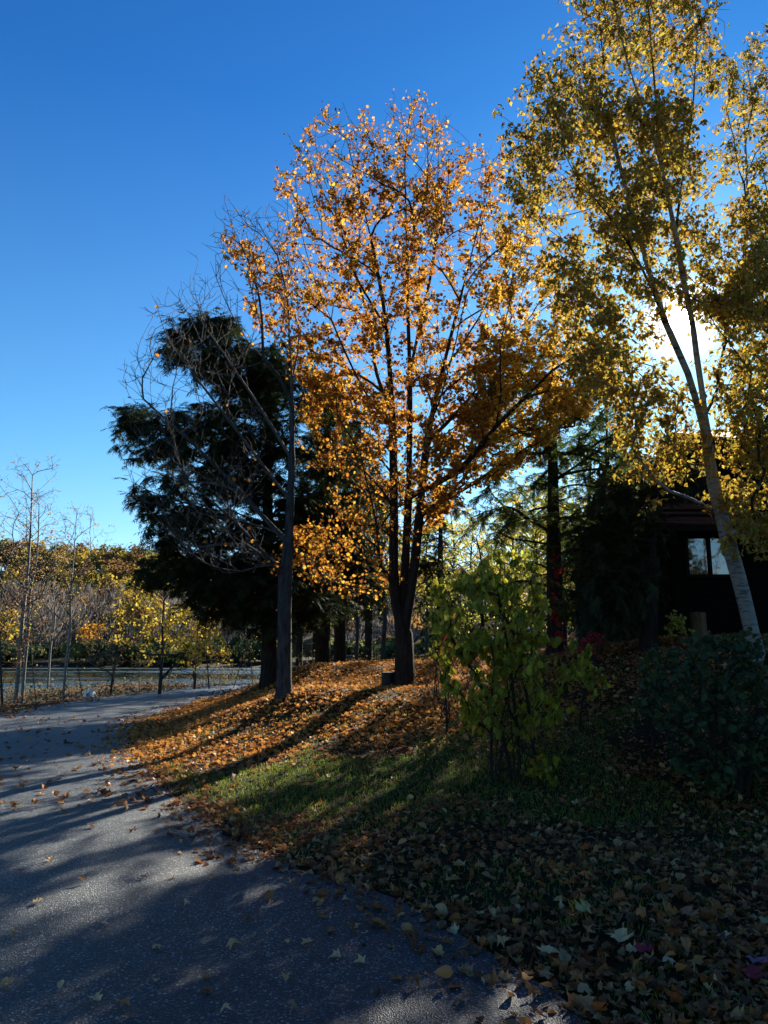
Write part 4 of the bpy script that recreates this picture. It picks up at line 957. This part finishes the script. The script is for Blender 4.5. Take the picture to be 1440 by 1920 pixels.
def red_vine():
    """crimson creeper up the fir trunk"""
    r = R(141); base = on_ground(P(1043, 1240, 17.75)); sk = Skel()
    sk.path(smooth_line(np.vstack((base, stem_px([(1046, 1180, 17.78), (1040, 1120, 17.78), (1046, 1060, 17.78), (1042, 1035, 17.78)]))), .1, r, .004), -1, 1)
    rad = np.full(sk.n, .008); root = empty('crimson_vine', tuple(base)); tag(root, 'crimson creeper climbing the dark fir trunk', 'vine')
    th, tn = tubes(sk, rad); obj('stem', mesh('stem', cut(th + tn, base), M['bark_twig'], True), root)
    ids, pos = leaf_on(sk, rad, .02, 4.0, r, .13, 1, lambda p: np.where(p[:, 2] > base[2] + .5, 1, .2)); pos[:, 1] -= .07
    n = len(pos); near_leaves(root, base, pos, broad_rot(r, n, .8), r.uniform(.10, .18, n), T_OVAL, M['leaf_red'], 60, r)
red_vine()

# ------------------------------------------------------------------ the cabin
def cabin():
    gz0 = 1.1; X0, X1, Y0, Y1 = 6.0, 15.5, 16.0, 24.0
    root = empty('cabin', (10.0, 20.0, gz0)); tag(root, 'dark wooden cabin with red-brown porch roof in deep shade at the right', 'cabin')
    base = np.array((10.0, 20.0, gz0))
    XU = 8.3; EZ = 4.36                                             # eave height of the porch roof
    wx0, wx1, wz0, wz1 = [float(x) for x in (P(1287, 1000, 16)[0], P(1374, 1000, 16)[0], P(1300, 1077, 16)[2], P(1300, 996, 16)[2])]
    def boards(x0, x1, z0, z1, y, hole=None, axis='x'):
        out = []; hgt = .17; k = int(math.ceil((z1 - z0) / hgt))
        for i in range(k):
            a, b_ = z0 + i * hgt, min(z1, z0 + (i + 1) * hgt)
            spans = [(x0, x1)]
            if hole and a < hole[3] and b_ > hole[2]: spans = [(x0, hole[0]), (hole[1], x1)]
            for s0, s1 in spans:
                v, f = box(s0, s1, -.03, .06, a, b_ - .004); v[2 - 2:, 1] += 0; v[(v[:, 2] > a + .05) & (v[:, 1] < 0), 1] += .022
                if axis == 'x': v[:, 1] += y
                else: v = np.stack((y + v[:, 1] * 1.0, v[:, 0], v[:, 2]), -1)
                out.append((v, f))
        return out
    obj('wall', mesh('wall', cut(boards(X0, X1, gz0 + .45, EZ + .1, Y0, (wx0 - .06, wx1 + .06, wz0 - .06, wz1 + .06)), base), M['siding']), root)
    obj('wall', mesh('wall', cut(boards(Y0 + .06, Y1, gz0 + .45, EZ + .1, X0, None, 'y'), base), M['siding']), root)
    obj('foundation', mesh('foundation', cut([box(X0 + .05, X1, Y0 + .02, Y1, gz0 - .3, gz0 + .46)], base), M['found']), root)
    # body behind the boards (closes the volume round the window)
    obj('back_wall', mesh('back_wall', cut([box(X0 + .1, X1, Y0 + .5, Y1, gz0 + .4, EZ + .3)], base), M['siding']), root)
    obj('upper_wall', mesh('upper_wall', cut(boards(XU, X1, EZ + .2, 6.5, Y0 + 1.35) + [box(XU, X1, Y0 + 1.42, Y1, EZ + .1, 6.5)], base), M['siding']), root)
    # porch roof, shingle courses
    pr = empty('porch_roof', tuple(np.array((X0, Y0, EZ)) - base)); pr.parent = root
    b0 = np.array((X0, Y0, EZ)); ya, za, yb, zb = Y0 - .55, EZ - .18, Y0 + 1.4, EZ + .62
    nrow = 9; r = R(5)
    obj('deck', mesh('deck', [(np.array([(X0 - .35, ya, za - .05), (X1, ya, za - .05), (X1, yb, zb - .05), (X0 - .35, yb, zb - .05), (X0 - .35, ya, za - .16), (X1, ya, za - .16), (X1, yb, zb - .16), (X0 - .35, yb, zb - .16)]) - b0,
                              np.array([(0, 1, 2, 3), (7, 6, 5, 4), (0, 4, 5, 1), (3, 2, 6, 7), (0, 3, 7, 4), (1, 5, 6, 2)]))], M['trim']), pr)
    for i in range(nrow):
        t0, t1 = i / nrow, min(1, (i + 1.25) / nrow); blocks = []; x = X0 - .38
        while x < X1:
            w = r.uniform(.14, .26); d = r.uniform(-.012, .012); lift = .028 + r.uniform(0, .012)
            p0 = (ya + (yb - ya) * t0 + d, za + (zb - za) * t0); p1 = (ya + (yb - ya) * t1, za + (zb - za) * t1)
            v = np.array([(x, p0[0], p0[1] - .03), (x + w - .006, p0[0], p0[1] - .03), (x + w - .006, p0[0], p0[1] + lift - .01), (x, p0[0], p0[1] + lift - .01), (x, p1[0], p1[1] - .02), (x + w - .006, p1[0], p1[1] - .02)]) - b0
            blocks.append((v, np.array([(0, 1, 2), (0, 2, 3), (3, 2, 5), (3, 5, 4)]))); x += w
        obj('shingle_course', mesh('shingle_course', blocks, M['shingle']), pr)
    # main roof (low slope over the left part, higher over the upper storey)
    obj('lower_roof', mesh('lower_roof', cut([box(X0 - .2, XU - .01, Y0 + 1.41, Y1, EZ + .31, EZ + .6)], base), M['shingle']), root)
    mr = empty('main_roof', tuple(np.array((X0, Y0 + 1.4, 6.7)) - base)); mr.parent = root; b1 = np.array((X0, Y0 + 1.4, 6.7))
    ya, za, yr, zr = Y0 + 1.0, 6.42, Y0 + 4.6, 7.6
    obj('roof_slope', mesh('roof_slope', [(np.array([(XU - .3, ya, za), (X1, ya, za), (X1, yr, zr), (XU - .3, yr, zr), (XU - .3, ya, za - .15), (X1, ya, za - .15), (X1, yr, zr - .15), (XU - .3, yr, zr - .15)]) - b1,
        np.array([(0, 1, 2, 3), (7, 6, 5, 4), (0, 4, 5, 1), (0, 3, 7, 4), (1, 5, 6, 2)]))], M['shingle']), mr)
    obj('roof_slope', mesh('roof_slope', [(np.array([(XU - .3, yr, zr), (X1, yr, zr), (X1, Y1 + .4, za - .1), (XU - .3, Y1 + .4, za - .1)]) - b1, np.array([(0, 1, 2, 3)]))], M['shingle']), mr)
    # window: frame, mullion, two panes
    wn_ = empty('window', tuple(np.array((wx0, Y0, wz0)) - base)); wn_.parent = root; b2 = np.array((wx0, Y0, wz0))
    y0, y1 = Y0 - .045, Y0 + .05
    xm1 = float(P(1329, 1030, 16)[0])
    fr = [box(wx0 - .07, wx0, y0, y1, wz0 - .07, wz1 + .07), box(wx1, wx1 + .07, y0, y1, wz0 - .07, wz1 + .07), box(wx0, wx1, y0 + .003, y1, wz1, wz1 + .07), box(wx0, wx1, y0 + .003, y1, wz0 - .07, wz0)]
    obj('frame', mesh('frame', cut(fr, b2), M['trim']), wn_)
    obj('sill', mesh('sill', cut([box(wx0 - .1, wx1 + .1, y0 - .06, y0 + .002, wz0 - .075, wz0 - .035)], b2), M['trim']), wn_)
    for xm in (xm1,): obj('mullion', mesh('mullion', cut([box(xm - .03, xm + .03, y0 + .006, y1, wz0, wz1)], b2), M['trim']), wn_)
    for i, (a, b_) in enumerate(((wx0, xm1 - .03), (xm1 + .03, wx1))):
        p = obj('pane', mesh('pane', cut([box(a + .001, b_ - .001, Y0 + .012, Y0 + .02, wz0 + .001, wz1 - .001)], b2), M['glass']), wn_)
cabin()

# ------------------------------------------------------------------ stumps, scrap
def lathe(profile, ns, r, wob):
    a = np.arange(ns) / ns * 2 * math.pi; v = []
    ph = r.random(3) * 6
    for rad_, z in profile:
        rr = rad_ * (1 + wob * (np.sin(3 * a + ph[0]) + .6 * np.sin(5 * a + ph[1]) + .4 * np.sin(8 * a + ph[2])))
        v.append(np.stack((rr * np.cos(a), rr * np.sin(a), np.full(ns, z)), -1))
    v = np.concatenate(v); k = len(profile); i0 = (np.arange(k - 1)[:, None] * ns + np.arange(ns)[None]); i1 = (np.arange(k - 1)[:, None] * ns + (np.arange(ns)[None] + 1) % ns)
    return v, np.stack((i0, i1, i1 + ns, i0 + ns), -1).reshape(-1, 4)
def stump(px, hgt, rad_, flare, side, top, label, seed):
    r = R(seed); q = P(*px); x, y = float(q[0]), float(q[1]); z = hz(x, y) - .05
    root = empty('tree_stump', (x, y, z)); tag(root, label, 'stump')
    prof = [(rad_ * (1 + flare), 0), (rad_ * (1 + flare * .5), hgt * .18), (rad_, hgt * .45), (rad_ * .98, hgt * .75), (rad_ * 1.03, hgt * .94), (rad_ * .97, hgt)]
    v, f = lathe(prof, 22, r, .06); obj('bark', mesh('bark', [(v, f)], side, True), root)
    tv = v[-22:] * (.995, .995, 1) + (0, 0, .001); c = np.vstack((tv, (0, 0, hgt + .012))); obj('cut_top', mesh('cut_top', [(c, np.array([(i, (i + 1) % 22, 22) for i in range(22)]))], top), root)
stump((727, 1273, 16.6), .34, .135, .08, M['block_dark'], M['block_top'], 'short black stump left of the orange maple trunk', 3)
stump((1312, 1196, 14.6), .56, .14, .6, M['stump_side'], M['stump_top'], 'pale brown tree stump standing below the cabin window', 4)
def scrap():
    q = G(168, 1310); r = R(9); n = 9
    g = np.stack(np.meshgrid(np.linspace(-.5, .5, n), np.linspace(-.5, .5, n)), -1).reshape(-1, 2)
    z = .22 + .16 * r.normal(size=len(g)) * .6 - .5 * (g ** 2).sum(1); v = np.stack((g[:, 0] * .42 + r.normal(size=len(g)) * .02, g[:, 1] * .34, np.maximum(z, .0) + .02), -1)
    i = (np.arange(n - 1)[:, None] * n + np.arange(n - 1)[None]).ravel()
    tag(obj('paper_scrap', mesh('paper_scrap', [(v, np.stack((i, i + 1, i + n + 1, i + n), -1))], M['paper']), None, (q[0], q[1], hz(q[0], q[1]) + .012)), 'small bright white crumpled scrap at the far edge of the road', 'scrap')
scrap()

# ------------------------------------------------------------------ leaf litter, grass, reeds
r = R(201)
ng = 150000
gx_ = r.uniform(-7, 9.5, ng); gy_ = 3.0 + 24 * r.random(ng) ** 1.25
u, v, f = pix(np.stack((gx_, gy_, height(gx_, gy_)), -1))
onr = inpoly(gx_, gy_, ROAD); pdst = polydist(gx_, gy_, ROAD)
mound = sstep(10.5, 12.5, gy_) * sstep(3.2, 1.6, gx_) 
mound = np.clip(sstep(10.3, 12.0, gy_) * (1 - sstep(1.8, 3.6, gx_)), 0, 1)
patch = vnoise(gx_, gy_, .55, 12) * .7 + vnoise(gx_, gy_, 1.7, 13) * .3
wv_ = .75 * (vnoise(gx_, gy_, 1.2, 17) - .5)
grassy = (np.hypot((gx_ + .1) / 2.6, (gy_ - 9.3) / 1.1) + wv_ < 1) | (np.hypot((gx_ - 2.1) / 1.0, (gy_ - 8.0) / .9) + wv_ < .9)
dens = np.where(grassy, .10, np.clip(.25 + 1.3 * (patch - .3), .12, 1.0)); dens = np.maximum(dens, mound * .95)
dens = np.maximum(dens, .85 * (1 - sstep(.1, .8, pdst)) * (gy_ < 12))
dens = np.maximum(dens, .75 * sstep(9.5, 11, gy_) * (gx_ > 2))
near_ = 1 - sstep(7.0, 9.6, gy_ + 2.6 * (vnoise(gx_, gy_, .8, 15) - .5))
dens = np.clip(dens + np.where(grassy, 0, .16 * near_), 0, 1) * np.where(vnoise(gx_, gy_, 1.1, 16) > .68, .35, 1)
keep = (~onr) & (r.random(ng) < dens * .98) & (u > -80) & (u < 1520) & (v < 2000)
keep |= onr & (pdst < .7 * r.random(ng) ** 2) & (r.random(ng) < .5) & (gy_ < 20)
fx, fy, fm = gx_[keep], gy_[keep], mound[keep]; nL = len(fx)
fz = np.maximum(height(fx, fy), np.where(onr[keep], .014, -9)) - .004 + .035 * r.random(nL) * np.where(onr[keep], .3, 1)
# single leaves on the open road
rl = [(685, 1812), (750, 1728), (192, 1738), (90, 1620), (36, 1636), (265, 1652), (338, 1582), (390, 1862), (300, 1845), (112, 1862), (240, 1895), (430, 1780), (470, 1730), (536, 1838), (535, 1770), (583, 1775), (600, 1700), (640, 1660), (690, 1755), (650, 1690),
      (545, 1655), (450, 1640), (320, 1650), (165, 1555), (250, 1560), (240, 1525), (200, 1480), (120, 1510), (300, 1565), (375, 1600), (22, 1855), (20, 1756), (172, 1882), (380, 1840), (560, 1900), (700, 1870), (820, 1800), (905, 1850), (780, 1850), (120, 1440), (60, 1420), (180, 1410), (30, 1480), (350, 1705), (160, 1660), (60, 1700), (420, 1900), (640, 1800), (870, 1880), (300, 1780)]
ru = np.array([G(a, b)[:2] for a, b in rl]); nr = len(ru)
more = np.array([G(a, b)[:2] for a, b in np.stack((r.uniform(0, 330, 260), 1345 + 180 * r.random(260) ** 1.6), -1)]); more = more[inpoly(more[:, 0], more[:, 1], ROAD)]
def flat_rot(n, tilt):
    d = r.normal(size=(n, 3)); d[:, 2] *= .15; return frames(d, np.array((0, 0, 1.)) + r.normal(size=(n, 3)) * tilt)
sizeL = .030 + .058 * r.random(nL) ** 1.7
posL = np.stack((fx, fy, fz), -1); rotL = flat_rot(nL, (.5 + .4 * fm)[:, None])
dist = np.hypot(fx, fy)
uu, vv, _ = pix(posL); vis = (uu > 0) & (uu < 1440) & (vv < 1915)
rank = np.argsort(np.where(vis, dist / sizeL, 1e9)); NB = 300 - nr - 8
big = rank[:NB]; rest = np.ones(nL, bool); rest[big] = False
LM = {}
def leaf_obj(i, pos, rot, s, matname, label, group, tpl=None):
    k = int(r.integers(0, 9)) if tpl is None else tpl
    if (k, matname) not in LM: LM[(k, matname)] = mesh('fallen_leaf', [T_LITTER[k]], M[matname])
    o = bpy.data.objects.new('fallen_leaf', LM[(k, matname)]); COL.objects.link(o)
    from mathutils import Matrix
    mt = Matrix([[rot[0][0], rot[0][1], rot[0][2]], [rot[1][0], rot[1][1], rot[1][2]], [rot[2][0], rot[2][1], rot[2][2]]])
    o.rotation_euler = mt.to_euler(); o.scale = (s, s, s)
    lowv = (T_LITTER[k][0] @ np.asarray(rot).T)[:, 2].min() * s
    o.location = (pos[0], pos[1], pos[2] - min(lowv, 0) * .8)
    tag(o, label, 'leaf', group); return o
for i in big:
    on = inpoly(np.array([fx[i]]), np.array([fy[i]]), ROAD)[0]
    leaf_obj(i, posL[i], rotL[i], sizeL[i], 'litter_tan' if r.random() < .92 else 'litter_pale', 'dry curled brown leaf among the litter in the shaded foreground', 'fallen leaves in the shaded foreground')
rr_ = flat_rot(nr, .3)
for i in range(nr):
    if i == 0: lb_, g_ = 'pale gold leaf on the road nearest its sunlit bottom patch', None
    elif i == 1: lb_, g_ = 'pale white-edged leaf at the grass edge of the road', None
    else: lb_, g_ = 'single dry leaf lying on the open grey road', 'single leaves on the road'
    leaf_obj(i, (ru[i, 0], ru[i, 1], .016), rr_[i], r.uniform(.04, .07), 'litter_pale' if r.random() < .55 or i < 2 else 'litter_tan', lb_, g_)
for (a, b, mname, s, lb_) in [(1412, 1808, 'leaf_pink', .12, 'pinkish mauve leaf lying upper of two at the right edge'), (1405, 1835, 'leaf_crimson_dry', .11, 'crimson leaf just below the pinkish mauve leaf at the right edge'),
                              (1102, 1702, 'leaf_lemon', .11, 'long pale lemon leaf on the grass below the green bush'), (1297, 1720, 'leaf_rust_dry', .12, 'flat rust-orange maple leaf in the lower right litter'),
                              (1162, 1768, 'litter_pale', .13, 'pale tan star-shaped maple leaf upright in the lower right litter'), (1010, 1785, 'litter_pale', .13, 'broad tan star-shaped leaf near the road edge at bottom'),
                              (1225, 1785, 'leaf_crimson_dry', .10, 'dark red leaf in the middle of the lower right litter'), (1428, 1732, 'leaf_lemon', .11, 'pale yellowish leaf at the right edge above the mauve one')]:
    z = 0.0
    for _ in range(4): q = G(a, b, z); z = hz(q[0], q[1]) + .05
    leaf_obj(0, (q[0], q[1], z), flat_rot(1, .25)[0], s, mname, lb_, None, 4)
restm = (fm[rest] > r.random(rest.sum())).astype(int)
blk = []
for k in (0, 1):
    s = np.nonzero(rest)[0][restm == k]
    far = dist[s] > 8.5
    for v_, f_ in leaf_blocks(r, T_LITTER, posL[s[~far]], rotL[s[~far]], sizeL[s[~far]]): blk.append((v_, f_, k))
    for v_, f_ in leaf_blocks(r, T_MAPLE, posL[s[far]], rotL[s[far]], sizeL[s[far]]): blk.append((v_, f_, k))
mp_ = np.concatenate((more, np.zeros((len(more), 1)) + .02), 1)
for v_, f_ in leaf_blocks(r, T_LITTER, mp_, flat_rot(len(mp_), .3), r.uniform(.06, .10, len(mp_))): blk.append((v_, f_, 0))
# broken and matted older leaves between the whole ones
nm_ = 60000; ox = r.uniform(-5, 9, nm_); oy = 3.0 + 15 * r.random(nm_) ** 1.2; ou, ov, of = pix(np.stack((ox, oy, height(ox, oy)), -1))
od = np.clip(.15 + 1.2 * (vnoise(ox, oy, .55, 12) * .7 + vnoise(ox, oy, 1.7, 13) * .3 - .25), .08, 1) * np.where((np.hypot((ox + .1) / 2.6, (oy - 9.3) / 1.1) < 1), .06, 1)
ko = (~inpoly(ox, oy, ROAD) | ((polydist(ox, oy, ROAD) < .35 * r.random(nm_) ** 2))) & (r.random(nm_) < od) & (ou > -40) & (ou < 1480) & (ov < 1980)
op = np.stack((ox, oy, np.maximum(height(ox, oy), .012) + .012), -1)[ko]
for v_, f_ in leaf_blocks(r, [rhomb_tpl(.5, .35), rhomb_tpl(.38, -.4), rhomb_tpl(.6, .15)], op, flat_rot(len(op), .5), r.uniform(.025, .06, len(op))): blk.append((v_, f_, 0))
# leaf drift beyond the road on the left bank and mound back
nb = 9000; bx = r.uniform(-14, 3, nb); by = r.uniform(17, 40, nb); bo = inpoly(bx, by, ROAD); kb = (~bo) | ((polydist(bx, by, ROAD) < .7) & (r.random(nb) < .5)); bx, by = bx[kb], by[kb]
bp = np.stack((bx, by, np.maximum(height(bx, by), .012) + .02), -1)
for v_, f_ in leaf_blocks(r, [rhomb_tpl(.5, .3), rhomb_tpl(.4, -.2)], bp, flat_rot(len(bp), .4), r.uniform(.08, .13, len(bp))): blk.append((v_, f_, 0))
print('litter', nL, len(more), len(bp))
kind(obj('leaf_litter', mesh('leaf_litter', blk, [M['litter_tan'], M['litter_orange']])), 'stuff', 'thick litter of fallen maple leaves over the grass and the mound', 'leaf litter')

# grass blades
ngr = 230000; ax = r.uniform(-5, 8.5, ngr); ay = 2.6 + 12.5 * r.random(ngr) ** 1.2
u, v, f = pix(np.stack((ax, ay, height(ax, ay)), -1)); on = inpoly(ax, ay, ROAD); pdd = polydist(ax, ay, ROAD)
wg_ = .8 * (vnoise(ax, ay, 1.2, 17) - .5)
gr = (np.hypot((ax + .1) / 2.9, (ay - 9.4) / 1.3) + wg_ < 1) | (np.hypot((ax - 2.1) / 1.2, (ay - 8.0) / 1.0) + wg_ < .85)
gp = sstep(.42, .62, vnoise(ax, ay, .9, 21) * .7 + vnoise(ax, ay, 2.6, 22) * .3)
dg = np.maximum(gr * .95, gp * .75 + .06) * np.where(ay > 11.5, .25, 1) * np.where(gr, 1, .5 + .5 * sstep(6.5, 9.0, ay + 2.5 * (vnoise(ax, ay, .8, 15) - .5))) * sstep(.02, .4, pdd)
kp = (~on) & (r.random(ngr) < dg) & (u > -40) & (u < 1480) & (v < 1990)
ax, ay = ax[kp], ay[kp]; n = len(ax)
bl = (np.array([(-.06, 0, 0), (.06, 0, 0), (.03, .6, .06), (0.0, 1, .28)], float), np.array([(0, 1, 2), (0, 2, 3)]))
d = r.normal(size=(n, 3)) * .45; d[:, 2] = 1
gb = scatter(bl, np.stack((ax, ay, height(ax, ay) - .01), -1), frames(d, rdir(r, n) * (1, 1, .2)), r.uniform(.03, .07, n))
print('grass', n)
kind(obj('lawn_grass', mesh('lawn_grass', [gb], M['grass'])), 'stuff', 'short green lawn grass showing between the fallen leaves', 'grass')

# dry stalks, brambles and reeds along the bank and the edge of the wood
nd = 9000; sx = r.uniform(-32, 14, nd); sy = r.uniform(24, 46, nd)
kk = (~inpoly(sx, sy, ROAD)) & (polydist(sx, sy, ROAD) > .4) & (~inpoly(sx, sy, POND)) & (((sx < -9.2)) | (sy > 33 + 0 * sx)) & (vnoise(sx, sy, .5, 31) > .35)
kk &= ~((sx < -9) & (r.random(nd) < .35))
sx, sy = sx[kk], sy[kk]; n = len(sx); d = r.normal(size=(n, 3)) * .28; d[:, 2] = 1
st = (np.array([(-.012, 0, 0), (.012, 0, 0), (.0, 1, .1)], float), np.array([(0, 1, 2)]))
hh = r.uniform(.25, .8, n) * np.where(sx > -9, 2.0, 1.0); zb = height(sx, sy)
blk = [scatter(st, np.stack((sx, sy, zb - .02), -1), frames(d, rdir(r, n) * (1, 1, .1)), hh)]
k3 = np.repeat(np.arange(n), 5); lp = np.stack((sx, sy, zb), -1)[k3] + unit(d)[k3] * (hh[k3] * r.uniform(.3, 1, len(k3)))[:, None] + r.normal(size=(len(k3), 3)) * .06
blk += leaf_blocks(r, T_RHOMB, lp, broad_rot(r, len(lp), .3), r.uniform(.06, .13, len(lp)))
kind(obj('bank_undergrowth', mesh('bank_undergrowth', blk, M['dry_stalk'])), 'stuff', 'tangled dry stalks and brambles along the pond bank and wood edge', 'undergrowth')
# lily pads
npd = 1100; lx = r.uniform(-70, 6, npd); ly = 38 + 80 * r.random(npd); kk = inpoly(lx, ly, POND) & (vnoise(lx * .25, ly, .16, 41) > .5); lx, ly = lx[kk], ly[kk]; n = len(lx)
a = np.arange(9) / 9 * 5.8; pt = (np.vstack(((0, 0, 0), np.stack((np.cos(a), np.sin(a), 0 * a), -1))), np.array([(0, i, i + 1) for i in range(1, 9)]))
an = r.random(n) * 6.28; rt = np.zeros((n, 3, 3)); rt[:, 0, 0] = np.cos(an); rt[:, 0, 1] = -np.sin(an); rt[:, 1, 0] = np.sin(an); rt[:, 1, 1] = np.cos(an); rt[:, 2, 2] = 1
kind(obj('lily_pads', mesh('lily_pads', [scatter(pt, np.stack((lx, ly, np.full(n, WATER_Z + .015)), -1), rt, r.uniform(.15, .4, n))], M['pad'])), 'stuff', 'patches of lily pads floating on the pond', 'lily pads')
